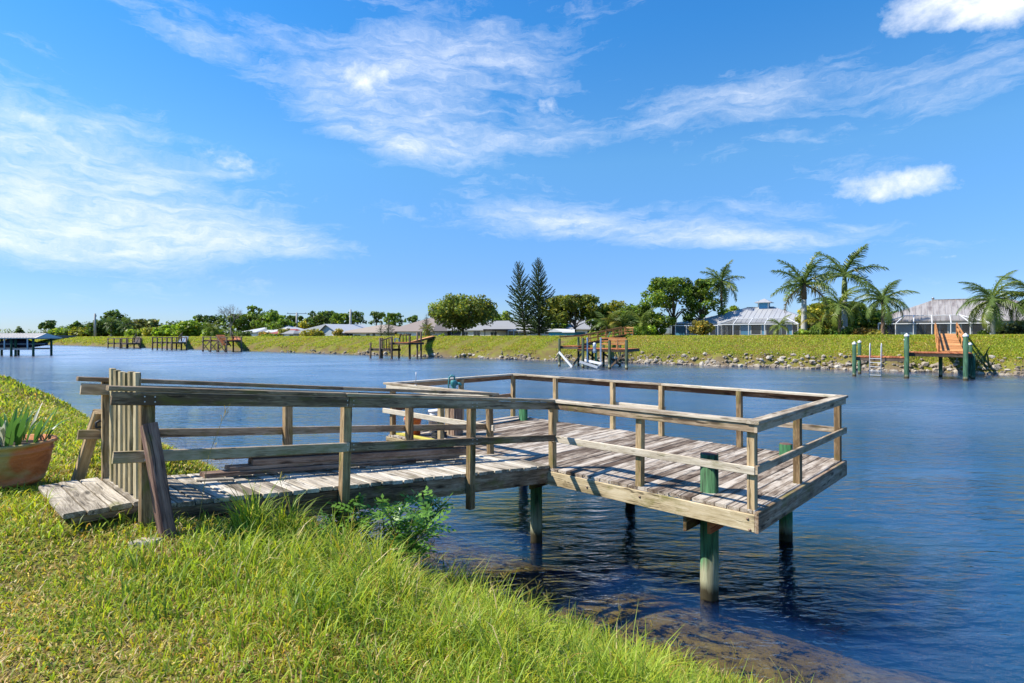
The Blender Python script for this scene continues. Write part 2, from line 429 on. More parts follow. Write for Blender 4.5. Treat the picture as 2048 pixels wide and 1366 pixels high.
plain('wall_blue', (0.11, 0.37, 0.60), 0.75, 0.06, 2)
plain('wall_pale_blue', (0.28, 0.48, 0.58), 0.75, 0.06, 2)
plain('wall_teal', (0.04, 0.30, 0.42), 0.75, 0.08, 2)
plain('wall_cream', (0.62, 0.58, 0.46), 0.8, 0.06, 2)
plain('wall_white', (0.68, 0.69, 0.68), 0.8, 0.05, 2)
plain('wall_grey_blue', (0.36, 0.43, 0.49), 0.8, 0.06, 2)
plain('concrete', (0.40, 0.39, 0.36), 0.85, 0.15, 4)
plain('bridge_concrete', (0.16, 0.165, 0.17), 0.85, 0.2, 1)
plain('teal_paint', (0.05, 0.24, 0.24), 0.45, 0.2, 30)
plain('orange_plastic', (0.72, 0.17, 0.04), 0.4, 0.06, 8)
plain('white_plastic', (0.72, 0.73, 0.74), 0.4, 0.04, 8)
plain('black_rubber', (0.02, 0.022, 0.024), 0.55, 0.2, 20)
plain('soil', (0.05, 0.034, 0.022), 0.95, 0.4, 40, bump=0.6)
plain('umber_roof', (0.23, 0.19, 0.165), 0.9, 0.12, 1.5)
plain('beige_roof', (0.30, 0.25, 0.20), 0.9, 0.12, 1.5)
plain('grey_roof', (0.24, 0.245, 0.25), 0.9, 0.1, 1.5)
plain('white_roof', (0.46, 0.47, 0.48), 0.5, 0.06, 1.0)
plain('red_roof', (0.26, 0.06, 0.045), 0.7, 0.2, 2)
plain('boat_roof', (0.62, 0.57, 0.50), 0.5, 0.1, 2)
plain('pergola_roof', (0.10, 0.085, 0.12), 0.8, 0.1, 2)
plain('bark', (0.13, 0.10, 0.075), 0.95, 0.35, 8, bump=0.5)
plain('pale_bark', (0.30, 0.27, 0.23), 0.95, 0.3, 8)
plain('palm_white', (0.44, 0.43, 0.39), 0.85, 0.2, 6, bump=0.3)
plain('palm_brown', (0.20, 0.13, 0.085), 0.9, 0.35, 10, bump=0.4)
plain('palm_green', (0.17, 0.22, 0.07), 0.6, 0.2, 4)
plain('twig', (0.10, 0.10, 0.03), 0.8, 0.3, 20)

def roof_metal(name, base, rust):
    m, t, out = new_mat(name)
    co = t.coord('Object')
    st = t.noise(t.mapping(co, (2.6, 0.35, 0.35)), 1.0, 5, 0.65)
    big = t.noise(t.mapping(co, (0.25, 0.25, 0.25)), 1.0, 3, 0.5)
    f = t.ramp(t.math('ADD', t.math('MULTIPLY', st, 0.65), t.math('MULTIPLY', big, 0.35)), [(0.46, 0.0), (0.66, rust)])
    col = t.mix(f, base, (0.12, 0.085, 0.075))
    principled(t, out, col, 0.5, None, 0.15, 0.4)
    MATS[name] = m
roof_metal('metal_roof', (0.40, 0.41, 0.42), 0.25)
roof_metal('rusty_roof', (0.40, 0.37, 0.34), 0.95)

def screen_mat():
    m, t, out = new_mat('screen_mesh')
    tr = t.node('ShaderNodeBsdfTransparent'); df = t.node('ShaderNodeBsdfDiffuse', ins={'Color': (0.10, 0.105, 0.11)})
    mx = t.node('ShaderNodeMixShader', ins={0: 0.33, 1: tr.outputs[0], 2: df.outputs[0]})
    t.l.new(mx.outputs[0], out.inputs[0]); MATS['screen_mesh'] = m
screen_mat()

def leaf_mat(name, tint=(1, 1, 1), transl=0.35, rough=0.5):
    m, t, out = new_mat(name)
    at = t.node('ShaderNodeVertexColor'); at.layer_name = 'Col'
    c = t.mix(1.0, at.outputs[0], tint, 'MULTIPLY')
    p = t.node('ShaderNodeBsdfPrincipled', ins={'Base Color': c, 'Roughness': rough, 'Specular IOR Level': 0.25})
    tl = t.node('ShaderNodeBsdfTranslucent', ins={'Color': t.mix(1.0, c, (1.25, 1.25, 0.6), 'MULTIPLY')})
    mx = t.node('ShaderNodeMixShader', ins={0: transl, 1: p.outputs[0], 2: tl.outputs[0]})
    t.l.new(mx.outputs[0], out.inputs[0]); MATS[name] = m
leaf_mat('leaf', (2.75, 2.55, 2.0), 0.42); leaf_mat('grass_blade', (1.55, 1.45, 1.4), 0.45, 0.45)

def leaf_plain(name, c1, c2, scale=3.0, transl=0.3, rough=0.4):
    m, t, out = new_mat(name)
    rnd = t.node('ShaderNodeObjectInfo').outputs['Random']
    n = t.noise(t.coord('Object'), scale, 3, 0.6)
    c = t.mix(t.math('ADD', t.math('MULTIPLY', n, 0.6), t.math('MULTIPLY', rnd, 0.4)), c1, c2)
    p = t.node('ShaderNodeBsdfPrincipled', ins={'Base Color': c, 'Roughness': rough, 'Specular IOR Level': 0.35})
    tl = t.node('ShaderNodeBsdfTranslucent', ins={'Color': c})
    mx = t.node('ShaderNodeMixShader', ins={0: transl, 1: p.outputs[0], 2: tl.outputs[0]})
    t.l.new(mx.outputs[0], out.inputs[0]); MATS[name] = m
leaf_plain('palm_leaf', (0.09, 0.15, 0.03), (0.19, 0.26, 0.055))
leaf_plain('palm_leaf_bright', (0.15, 0.22, 0.03), (0.27, 0.31, 0.05))
leaf_plain('palm_leaf_dry', (0.26, 0.20, 0.09), (0.34, 0.27, 0.12))
leaf_plain('palm_leaf_yellow', (0.24, 0.22, 0.03), (0.36, 0.30, 0.05))
leaf_plain('strap_leaf', (0.05, 0.15, 0.025), (0.13, 0.28, 0.05), 9.0, 0.35, 0.35)
leaf_plain('strap_leaf_pale', (0.48, 0.50, 0.38), (0.62, 0.64, 0.5), 9.0)
leaf_plain('shrub_leaf', (0.10, 0.23, 0.03), (0.20, 0.38, 0.06), 9.0, 0.3, 0.3)
leaf_plain('conifer_needles', (0.05, 0.085, 0.025), (0.10, 0.15, 0.045), 2.0, 0.1, 0.6)

def ground_mat():
    m, t, out = new_mat('turf')
    pos = t.node('ShaderNodeNewGeometry').outputs['Position']
    a = t.noise(pos, 0.9, 5, 0.6); b = t.noise(pos, 9.0, 6, 0.7); c = t.noise(pos, 60.0, 3, 0.7)
    col = t.ramp(t.math('ADD', t.math('MULTIPLY', a, 0.4), t.math('ADD', t.math('MULTIPLY', b, 0.35), t.math('MULTIPLY', c, 0.25))),
                 [(0.40, (0.13, 0.085, 0.05)), (0.47, (0.17, 0.13, 0.05)), (0.55, (0.18, 0.19, 0.03)), (0.68, (0.30, 0.27, 0.06))])
    sp = t.node('ShaderNodeSeparateXYZ', ins={0: pos}); z = sp.outputs[2]
    mud = t.ramp(t.noise(pos, 3.0, 5, 0.6), [(0.35, (0.12, 0.09, 0.025)), (0.6, (0.25, 0.19, 0.05)), (0.75, (0.17, 0.17, 0.04))])
    f = t.math('MULTIPLY_ADD', z, -9.0, 0.9, clamp=True)
    col = t.mix(f, col, mud)
    nn = t.math('ADD', t.math('MULTIPLY', sp.outputs[0], KN), t.math('MULTIPLY', sp.outputs[1], KT))       # soil between the stones
    fs = t.math('MULTIPLY', t.math('MULTIPLY_ADD', nn, 3.0, -3.0 * 55.0, clamp=True), t.math('MULTIPLY_ADD', t.math('ADD', nn, b), -2.2, 2.2 * 59.15, clamp=True))
    col = t.mix(fs, col, t.ramp(b, [(0.35, (0.10, 0.075, 0.045)), (0.6, (0.22, 0.17, 0.11)), (0.72, (0.12, 0.12, 0.03))]))
    principled(t, out, col, 0.95, t.bump(t.math('ADD', b, t.math('MULTIPLY', c, 0.5)), 0.7, 0.05), spec=0.1)
    MATS['turf'] = m
ground_mat()

def water_mat():
    m, t, out = new_mat('canal_water')
    pos = t.node('ShaderNodeNewGeometry').outputs['Position']
    # wind ripples: crests run slightly up to the right in view
    w1 = t.noise(t.mapping(pos, (1.5, 4.3, 1), rot=(0, 0, R(-16))), 1.0, 3, 0.5, 0.35)
    w2 = t.noise(t.mapping(pos, (5.0, 11.0, 1), rot=(0, 0, R(-30))), 1.0, 3, 0.55, 0.4)
    w3 = t.noise(t.mapping(pos, (0.45, 1.0, 1), rot=(0, 0, R(8))), 1.0, 2, 0.5)
    h = t.math('ADD', t.math('ADD', t.math('MULTIPLY', w1, 1.5), t.math('MULTIPLY', w2, 0.42)), t.math('MULTIPLY', w3, 0.8))
    calm = t.ramp(t.noise(t.mapping(pos, (0.11, 0.30, 1), (3, 1, 0), (0, 0, R(-12))), 1.0, 3, 0.5), [(0.36, 0.45), (0.6, 1.25)])
    h = t.math('MULTIPLY', h, calm)
    nrm = t.bump(h, 1.0, 0.040)
    fr = t.node('ShaderNodeFresnel', ins={'IOR': 1.48, 'Normal': nrm})
    sp = t.node('ShaderNodeSeparateXYZ', ins={0: pos})                     # open water is ruffled by the wind, the water under the banks is calm
    nn = t.math('ADD', t.math('MULTIPLY', sp.outputs[0], KN), t.math('MULTIPLY', sp.outputs[1], KT))
    lane = t.noise(t.mapping(pos, (0.05, 0.16, 1), rot=(0, 0, -BANK_ROT)), 1.0, 3, 0.5)
    wind = t.math('MULTIPLY', t.math('MULTIPLY_ADD', nn, 0.065, -0.75, clamp=True), t.math('MULTIPLY_ADD', nn, -0.16, 9.3, clamp=True))
    rgh = t.math('MULTIPLY_ADD', wind, t.math('MULTIPLY_ADD', lane, 0.20, 0.13), 0.03)
    gl = t.node('ShaderNodeBsdfGlossy', distribution='MULTI_GGX', ins={'Color': (1, 1, 1), 'Roughness': rgh, 'Normal': nrm})
    tr = t.node('ShaderNodeBsdfTransparent', ins={'Color': (0.95, 0.95, 0.93)})
    mx = t.node('ShaderNodeMixShader', ins={0: fr.outputs[0], 1: tr.outputs[0], 2: gl.outputs[0]})
    t.l.new(mx.outputs[0], out.inputs['Surface'])
    va = t.node('ShaderNodeVolumeAbsorption', ins={'Color': (0.55, 0.60, 0.50), 'Density': 1.0})
    vsc = t.node('ShaderNodeVolumeScatter', ins={'Color': (0.03, 0.18, 0.82), 'Density': 0.95, 'Anisotropy': 0.0})
    va2 = t.node('ShaderNodeAddShader', ins={0: va.outputs[0], 1: vsc.outputs[0]})
    t.l.new(va2.outputs[0], out.inputs['Volume'])
    MATS['canal_water'] = m
water_mat()

def rock_mat():
    m, t, out = new_mat('riprap')
    rnd = t.node('ShaderNodeObjectInfo').outputs['Random']
    n = t.noise(t.coord('Object'), 5.0, 6, 0.65)
    c = t.ramp(t.math('ADD', t.math('MULTIPLY', n, 0.7), t.math('MULTIPLY', rnd, 0.3)), [(0.3, (0.16, 0.125, 0.085)), (0.5, (0.36, 0.31, 0.24)), (0.75, (0.55, 0.51, 0.43))])
    principled(t, out, c, 0.9, t.bump(n, 0.6, 0.05), spec=0.2); MATS['riprap'] = m
rock_mat()

def terracotta_mat():
    m, t, out = new_mat('terracotta')
    co = t.coord('Object')
    n = t.noise(t.mapping(co, (2.5, 2.5, 6)), 1.0, 6, 0.62, 0.5); n2 = t.noise(t.mapping(co, (1.6, 1.6, 2.6), (5, 3, 1)), 1.0, 4, 0.6, 0.6)
    n3 = t.noise(co, 45, 3, 0.6)
    c = t.ramp(n, [(0.32, (0.26, 0.08, 0.03)), (0.5, (0.50, 0.18, 0.06)), (0.68, (0.58, 0.28, 0.14))])
    al = t.ramp(n2, [(0.47, 0.0), (0.62, 0.85)])
    c = t.mix(al, c, t.ramp(n, [(0.35, (0.24, 0.26, 0.05)), (0.65, (0.46, 0.45, 0.22))]))
    c = t.mix(t.ramp(n3, [(0.6, 0.0), (0.75, 0.4)]), c, (0.5, 0.42, 0.33))
    principled(t, out, c, 0.75, t.bump(t.math('ADD', n, n3), 0.25, 0.01), spec=0.3); MATS['terracotta'] = m
terracotta_mat()

# ------------------------------------------------------------------ ground and water
def sstep(a, b, x):
    x = np.clip((x - a) / (b - a), 0, 1); return x * x * (3 - 2 * x)
def shore_n(t): return SHORE - 0.25 * sstep(-2.0, 0.5, t) + 1.3 * sstep(-6.5, -9.5, t) + 1.7 * sstep(-9.0, -26.0, t) + 9.0 * sstep(-26.0, -90.0, t)
def near_z(t, n):
    t = np.asarray(t, float); n = np.asarray(n, float)
    q = n - shore_n(t)
    lawn = 1.65 + 0.10 * sstep(-4.2, -5.6, t) + 0.34 * sstep(-8.0, -18.0, t) + 0.03 * np.sin(t * 1.7) * np.sin(n * 1.3) + 0.02 * np.sin(t * 4.1 + n * 3.3)
    lip = -3.35 + 0.22 * np.sin(t * 1.1)
    f = np.clip((q - lip) / (0 - lip), 0, 1)
    z = np.where(q < lip, lawn, lawn * (1 - (0.35 * f + 0.65 * f * f * (3 - 2 * f))))
    under = -(0.11 * q + 0.075 * np.clip(q - 0.9, 0, 60) ** 2)
    z = np.where(q > 0, np.maximum(under, -2.6), z)
    return z
def crest_z(t): return 2.97 + 0.0048 * np.clip(np.asarray(t, float), -220, 60)
def far_z(t, n):
    t = np.asarray(t, float); n = np.asarray(n, float)
    cz = crest_z(t); q = n - FAR - 0.35 * np.sin(t * 0.5) - 0.2 * np.sin(t * 1.7)
    up = np.clip(q / 7.6, 0, 1); z = cz * (0.30 * np.clip(q / 0.9, 0, 1) + 0.70 * (1 - (1 - up) ** 1.25))
    z = np.where(q < 0, np.maximum(q * 0.45, -2.6), z)
    z = z - 0.75 * sstep(8.4, 13.5, q)
    return z
def ground_z(t, n):
    n = np.asarray(n, float)
    return np.where(n < 32, near_z(t, n), far_z(t, n))
def gz(p):  # ground height under a world point
    t = p.x * T2.x + p.y * T2.y; n = p.x * N2.x + p.y * N2.y
    return float(ground_z(t, n))

def grid_mesh(name, ts, ns):
    tg, ng = np.meshgrid(ts, ns, indexing='ij'); zg = ground_z(tg, ng)
    X = T2.x * tg + N2.x * ng; Y = T2.y * tg + N2.y * ng
    V = np.stack([X, Y, zg], -1).reshape(-1, 3)
    a, b = len(ts), len(ns)
    idx = np.arange(a * b).reshape(a, b)
    Fq = np.stack([idx[:-1, :-1], idx[1:, :-1], idx[1:, 1:], idx[:-1, 1:]], -1).reshape(-1, 4)
    me = bpy.data.meshes.new(name)
    me.vertices.add(len(V)); me.vertices.foreach_set('co', V.reshape(-1).astype(np.float32))
    me.loops.add(Fq.size); me.loops.foreach_set('vertex_index', Fq.reshape(-1).astype(np.int32))
    me.polygons.add(len(Fq)); me.polygons.foreach_set('loop_start', np.arange(0, Fq.size, 4, dtype=np.int32))
    me.polygons.foreach_set('use_smooth', np.ones(len(Fq), bool))
    me.update(calc_edges=True)
    return me
ts = np.concatenate([[-3000, -1500, -700, -400, -280], np.arange(-220, -30, 2.5), np.arange(-30, 14, 0.16), np.arange(14, 60, 2.5), [80, 140, 300, 900, 2000]])
ns = np.concatenate([[-900, -300, -80, -25, -10, -5, -2], np.arange(-1, 9.5, 0.16), np.arange(9.5, 32, 1.5), np.arange(32.2, 56, 3), np.arange(56, 75, 0.45), [78, 85, 100, 130, 200, 400, 1000, 2500]])
terrain = link('terrain', grid_mesh('terrain', ts, ns), 'turf')
tag(terrain, 'grassy canal banks running down to a brown muddy bottom', kind='structure')

def water_obj():
    t0, t1, n0, n1, zb = -900, 300, 1.5, 61.0, -4.0
    top = [world_tn(t0, n0), world_tn(t1, n0), world_tn(t1, n1), world_tn(t0, n1)]
    v = top + [p + Vector((0, 0, zb)) for p in top]
    me = mesh('water', v, [(0, 1, 2, 3), (7, 6, 5, 4), (0, 4, 5, 1), (1, 5, 6, 2), (2, 6, 7, 3), (3, 7, 4, 0)])
    o = link('water', me, 'canal_water'); tag(o, 'dark blue rippled canal water between two grassy banks', kind='structure')
water_obj()
# ================================================================== the wooden dock
dock = root('wooden_dock', dk(-3.0, 1.5, 0.0), 'weathered grey wooden dock with railed ramp and L-shaped railed platform over the water', 'dock')
def J3(a, s=0.004): return random.uniform(-s, s)
# deck planks of the platform run along w
x = -LF + 0.02; pw = 0.142
while x < -0.02:
    gap = random.uniform(0.005, 0.011); w_ = min(pw, -x)
    dz = J3(0, 0.004); a0, a1 = -0.004 + J3(0, 0.012), WD - 0.02 + J3(0, 0.02)
    if a1 > WD - 0.004: a1 = WD - 0.006
    bar('plank', dk(x + w_ / 2, a0, DECK_Z - 0.019 + dz), dk(x + w_ / 2 + J3(0, .004), a1, DECK_Z - 0.019 + dz + J3(0, .004)), w_ - gap, 0.038, 'deck_wood', dock, ch=0.006, warp=0.003, roll=J3(0, 0.022))
    x += pw
# rim boards
zt = DECK_Z - 0.043
bar('fascia_board', dk(-LJ - 0.02, -0.022, zt - 0.092), dk(0.0, -0.022, zt - 0.092), 0.038, 0.185, 'fascia_wood', dock, ch=0.005)
bar('fascia_board', dk(-LF, -0.022, zt - 0.092), dk(-LJ - 1.12, -0.022, zt - 0.092), 0.038, 0.185, 'fascia_wood', dock)
bar('fascia_board', dk(0.024, -0.04, zt - 0.075), dk(0.024, WD, zt - 0.075), 0.042, 0.225, 'stringer_wood', dock, ch=0.005)
bar('fascia_board', dk(-LF - 0.022, 0.0, zt - 0.092), dk(-LF - 0.022, WD, zt - 0.092), 0.038, 0.185, 'stringer_wood', dock)
bar('fascia_board', dk(-LF, WD + 0.0, zt - 0.092), dk(0.0, WD + 0.0, zt - 0.092), 0.038, 0.185, 'stringer_wood', dock)
for w in (0.75, 1.5, 2.25, 2.95):
    bar('joist', dk(-LF + 0.03, w, zt - 0.092), dk(-0.03, w, zt - 0.092), 0.038, 0.18, 'stringer_wood', dock)
PE = (-0.70, -3.48, -6.2)
for e in PE:
    for sgn in (-1, 1):
        bar('beam', dk(e + sgn * 0.125, 0.06 + 0.05 * sgn, zt - 0.28), dk(e + sgn * 0.125, WD - 0.06, zt - 0.28), 0.04, 0.185, 'red_wood' if (e == -0.70 and sgn > 0) else 'stringer_wood', dock)
def piling(e, w, top, r, mat):
    c = dk(e, w, -3.3)
    pts = [(0, 0, 0), (0.004, 0.002, 1.5), (0.0, 0.006, 3.3), (-0.003, 0.0, 3.3 + top)]
    o = tube('piling', [c + Vector(p) for p in pts], [r * 1.03, r * 1.02, r * 1.0, r * 0.97], mat, dock, 20)
    if top > 0.9:
        cap = link('piling_top', lathe_mesh('piling_top', [(0.0, 0.012), (r * 0.6, 0.010), (r * 0.955, 0.002), (r * 0.96, -0.006)], 20), 'pile_top', o, Matrix.Translation(c + Vector((-0.003, 0, 3.3 + top))))
piling(-0.70, 0.40, DECK_Z + 0.455, 0.108, 'pile_pale')
piling(-0.70, 3.08, DECK_Z + 0.20, 0.098, 'pile_green')
piling(-3.48, 0.40, DECK_Z - 0.06, 0.092, 'pile_pale')
piling(-3.48, 3.08, DECK_Z - 0.06, 0.09, 'pile_green')
piling(-6.2, 0.41, DECK_Z - 0.06, 0.095, 'pile_pale')
piling(-6.2, 3.08, DECK_Z + 0.31, 0.098, 'pile_green')
# platform railing: posts 4x4, rails outside, cap on top
RT = DECK_Z + 0.975           # top of the cap
def post(e, w, z0=-0.19, z1=None, mat='post_wood', s=0.087):
    bar('post', dk(e, w, DECK_Z + z0), dk(e + J3(0, .006), w + J3(0, .006), RT - 0.042 if z1 is None else z1), s, s, mat, dock, up=(E2.x, E2.y, 0), ch=0.006)
for e in (-LJ + 0.045, -1.447): post(e, 0.045, -0.03 if e > -2 else -0.19)
post(-0.05, 0.045, -0.215)
for w in (1.53, 3.36): post(-0.05, w, -0.02)
for e in (-1.54, -3.0, -4.07, -5.53, -6.80): post(e, WD - 0.09, -0.02)
post(-LF + 0.06, 1.80, -0.02); post(-LF + 0.10, 0.045, -0.2); post(-5.35, 0.045, -0.2)
def rail2(a, b, off, zc, W=0.036, H=0.089, mat='rail_wood', nm='rail'):
    bar(nm, dk(a[0] + off[0], a[1] + off[1], DECK_Z + zc), dk(b[0] + off[0], b[1] + off[1], DECK_Z + zc), W, H, mat, dock, ch=0.005, warp=0.002)
zr = 0.975 - 0.04 - 0.046
# under-cap rails
rail2((-LJ, 0), (0.0, 0), (0, -0.02), zr); rail2((0, -0.04), (0, WD), (0.012, 0), zr)
rail2((-LF, WD), (-3.0, WD), (0, -0.022), zr, mat='red_rail'); rail2((-3.0, WD), (0, WD), (0, -0.022), zr, mat='red_rail')
rail2((-LF, 0), (-LF, 1.8), (-0.0, 0), zr, mat='red_rail'); rail2((-LF, 1.8), (-LF, WD), (-0.0, 0), zr, mat='red_rail')
rail2((-LF, 0), (-LJ - 1.10, 0), (0, -0.02), zr, mat='cap_wood')
# mid rails
rail2((-LJ + 0.06, 0), (0.0, 0), (0, -0.02), 0.43, mat='cap_wood'); rail2((0, -0.03), (0, WD + 0.05), (0.014, 0), 0.44)
rail2((-4.12, WD), (-2.95, WD), (0, -0.03), 0.50, mat='cap_wood'); rail2((-1.6, WD), (0.0, WD), (0, -0.03), 0.44, mat='cap_wood')
rail2((-LF, 0.1), (-LF, 1.85), (0.0, 0), 0.47, mat='red_rail'); rail2((-LF, 1.85), (-LF, WD), (0, 0), 0.47, mat='red_rail')
rail2((-LF - 0.12, 0), (-LJ - 1.08, 0), (0, -0.02), 0.44, mat='cap_wood')
# caps (flat boards)
def cap(a, b, W=0.135):
    bar('cap_rail', dk(a[0], a[1], RT - 0.019 + J3(0, .001)), dk(b[0], b[1], RT - 0.019 + J3(0, .001)), W, 0.038, 'cap_wood', dock, ch=0.005, warp=0.002)
cap((-LJ, 0.012), (-0.055, 0.012)); cap((-0.012, -0.06), (-0.012, WD + 0.03))
cap((-3.0, WD - 0.045), (-0.085, WD - 0.045)); cap((-LF - 0.02, WD - 0.045), (-3.006, WD - 0.045))
cap((-LF + 0.03, -0.02), (-LF + 0.03, WD - 0.118), 0.10); cap((-LF - 0.1, 0.02), (-LJ - 1.1, 0.02), 0.12)
# bolts on the front fascia
for e, dz in ((-1.40, -0.07), (-0.045, -0.165), (-0.07, -0.05), (-2.2, -0.1)):
    p = dk(e, -0.043, zt + dz)
    link('bolt', lathe_mesh('bolt', [(0.0, 0.010), (0.008, 0.009), (0.009, 0.004), (0.016, 0.003), (0.016, 0.0)], 10), 'bolt_rust', dock, Matrix.Translation(p) @ (Matrix.Rotation(math.atan2(-W2.y, -W2.x), 4, 'Z') @ Matrix.Rotation(R(90), 4, 'Y')))

# ---- ramp
RW = 1.10
s = -0.02
while s < 4.86:
    gap = random.uniform(0.004, 0.010); w_ = 0.139
    dz = -0.019 + J3(0, 0.004)
    bar('plank', wk(0.03 + J3(0, .008), s + w_ / 2, dz), wk(-RW - 0.03 + J3(0, .015), s + w_ / 2 + J3(0, .005), dz), w_ - gap, 0.038, 'ramp_wood', dock, up=(W2.x * 0.1027, W2.y * 0.1027, 1), ch=0.006, warp=0.0025, roll=J3(0, 0.012))
    s += w_ + 0.002
for e in (0.010, -RW - 0.01):
    bar('stringer', wk(e, -0.03, -0.145), wk(e, 2.2, -0.145), 0.04, 0.205, 'stringer_wood', dock, ch=0.006, warp=0.003)
    bar('stringer', wk(e, 2.204, -0.155), wk(e, 5.0, -0.155), 0.04, 0.225, 'stringer_wood', dock, ch=0.006, warp=0.003)
bar('stringer', wk(-RW / 2, 0.05, -0.135), wk(-RW / 2, 4.85, -0.135), 0.04, 0.18, 'stringer_wood', dock)
def rpost(e, s, z0, z1, mat='post_wood', lean=(0, 0), sz=0.088):
    bar('post', wk(e, s, z0), wk(e + lean[0], s + lean[1], z1), sz, sz, mat, dock, up=(E2.x, E2.y, 0), ch=0.007, warp=0.001)
NE, FE = 0.078, -RW - 0.075
rpost(NE, 3.29, -0.55, 0.85, lean=(0.02, -0.03)); rpost(NE, 1.567, -0.42, 0.85, lean=(0.0, -0.02))
rpost(NE, 5.0, -0.45, 0.85, sz=0.095, lean=(0, 0))
rpost(FE, 3.27, -0.5, 0.85); rpost(FE, 1.55, -0.4, 0.85); rpost(FE, 0.0, -0.02, 0.85, lean=(0, 0.03)); rpost(FE, 5.02, -0.4, 0.93, sz=0.06)
def rrail(e, s0, s1, dz, W, H, mat='rail_wood', nm='rail'):
    bar(nm, wk(e, s0, dz), wk(e, s1, dz), W, H, mat, dock, ch=0.005, warp=0.0025)
no, fo = NE + 0.063, FE + 0.063
rrail(no, 3.27, 5.25, 0.945 - 0.094, 0.037, 0.098); rrail(no, 0.02, 3.262, 0.945 - 0.094, 0.037, 0.098)
rrail(no - 0.02, 3.30, 5.27, 0.945 - 0.019, 0.088, 0.036, 'rail_wood', 'cap_rail'); rrail(no - 0.02, 0.0, 3.292, 0.945 - 0.019, 0.088, 0.036, 'rail_wood', 'cap_rail')
rrail(no, 3.26, 5.24, 0.405, 0.037, 0.089); rrail(no, 0.02, 3.252, 0.405, 0.037, 0.089)
rrail(fo, 2.4, 5.22, 0.945 - 0.105, 0.037, 0.1); rrail(fo, -0.1, 2.39, 0.945 - 0.105, 0.037, 0.1)
rrail(fo - 0.03, 2.6, 5.24, 0.945 - 0.015, 0.085, 0.040, 'rail_wood', 'cap_rail'); rrail(fo - 0.03, -0.12, 2.595, 0.945 - 0.015, 0.085, 0.040, 'rail_wood', 'cap_rail')
rrail(FE - 0.063, 0.9, 5.22, 0.41, 0.037, 0.085); rrail(FE - 0.063, -0.08, 0.896, 0.41, 0.037, 0.085)
for s_, e_ in ((3.25, no), (1.567, no), (5.0, no)):
    for ds in (-0.035, 0.035):
        for dz in (0.38, 0.43, 0.83, 0.87):
            p = wk(e_ + 0.02, s_ + ds, dz)
            link('screw', lathe_mesh('screw', [(0.0, 0.003), (0.005, 0.002), (0.006, 0.0)], 8), 'white_metal', dock, Matrix.Translation(p) @ Matrix.Rotation(math.atan2(E2.y, E2.x), 4, 'Z') @ Matrix.Rotation(R(90), 4, 'Y'))
# gate with vertical slats across the top of the ramp
gz0 = 5.0
gate = bar('gate', wk(-0.10, gz0 - 0.045, 0.30), wk(-RW + 0.02, gz0 - 0.045, 0.30), 0.036, 0.085, 'slat_wood', dock)
bar('gate_rail', wk(-0.10, gz0 - 0.045, 0.80), wk(-RW + 0.02, gz0 - 0.045, 0.80), 0.036, 0.085, 'slat_wood', gate)
for i, tt in enumerate((0.20, 0.36, 0.52, 0.68, 0.84, 1.0)):
    top = 1.035 + J3(0, .01)
    a = wk(-tt, gz0, 0.02 + J3(0, .01)); b = wk(-tt, gz0, top)
    bar('slat', a, b, 0.040, 0.095, 'slat_wood', gate, up=(E2.x, E2.y, 0), ch=0.010, warp=0.002)
p = wk(FE + 0.02, gz0 + 0.06, 0.52)
tube('latch', [p + Vector((0, 0, 0.03)), p + Vector((-0.03, -0.02, 0.01)), p + Vector((-0.02, -0.03, -0.03)), p + Vector((0.01, -0.01, -0.03))], 0.012, 'black_rubber', gate, 8)
# diagonal braces of the end posts
gN = wk(0.46, 4.95, 0); b0 = Vector((gN.x, gN.y, gz(gN) - 0.06))
bar('brace', b0, wk(0.20, 5.02, 0.66), 0.135, 0.095, 'brace_wood', dock, up=(-W2.x, -W2.y, 0), ch=0.012, warp=0.004)
gN = wk(FE - 0.50, 5.20, 0); b0 = Vector((gN.x, gN.y, gz(gN) - 0.06))
bar('brace', b0, wk(FE - 0.09, 5.05, 0.62), 0.09, 0.09, 'post_wood', dock, up=(-W2.x, -W2.y, 0), ch=0.01, warp=0.003)

# ---- loose things on and beside the dock
pad = root('step_platform', wk(-0.6, 5.25, -0.2), 'low weathered plank step on the lawn in front of the dock gate', 'step')
padz = 1.85
def pd(e, s, z): q = J0 + E2 * e - W2 * s; return Vector((q.x, q.y, z))
for i, sc in enumerate((5.435, 5.283, 5.132, 5.02)):
    w_ = 0.146 if i < 3 else 0.07
    bar('plank', pd(-0.08 + J3(0, .02), sc, padz - 0.02 + J3(0, .003)), pd(-1.25 + J3(0, .02), sc - J3(0, .006), padz - 0.02 + J3(0, .003)), w_ - 0.007, 0.04, 'ramp_wood', pad, ch=0.008, warp=0.003, roll=J3(0, .02))
for e in (-0.16, -0.6, -1.15):
    bar('bearer', pd(e, 5.44, padz - 0.075), pd(e, 5.0, padz - 0.075), 0.04, 0.066, 'stringer_wood', pad)
q = pd(0.62, 5.0, 0)
st = mesh('paving_stone', [(-.1, -.06, 0), (.09, -.075, 0), (.11, .05, 0), (-.08, .07, 0), (-.09, -.05, .045), (.08, -.06, .05), (.095, .04, .045), (-.07, .06, .04)],
          [(3, 2, 1, 0), (4, 5, 6, 7), (0, 1, 5, 4), (1, 2, 6, 5), (2, 3, 7, 6), (3, 0, 4, 7)])
o = link('paving_stone', st, 'riprap', None, Matrix.Translation((wk(0.46, 5.10, 0).x, wk(0.46, 5.10, 0).y, gz(wk(0.46, 5.10, 0)) - 0.005)))
tag(o, 'small flat pale stone in the grass at the foot of the dark diagonal brace', 'stone')
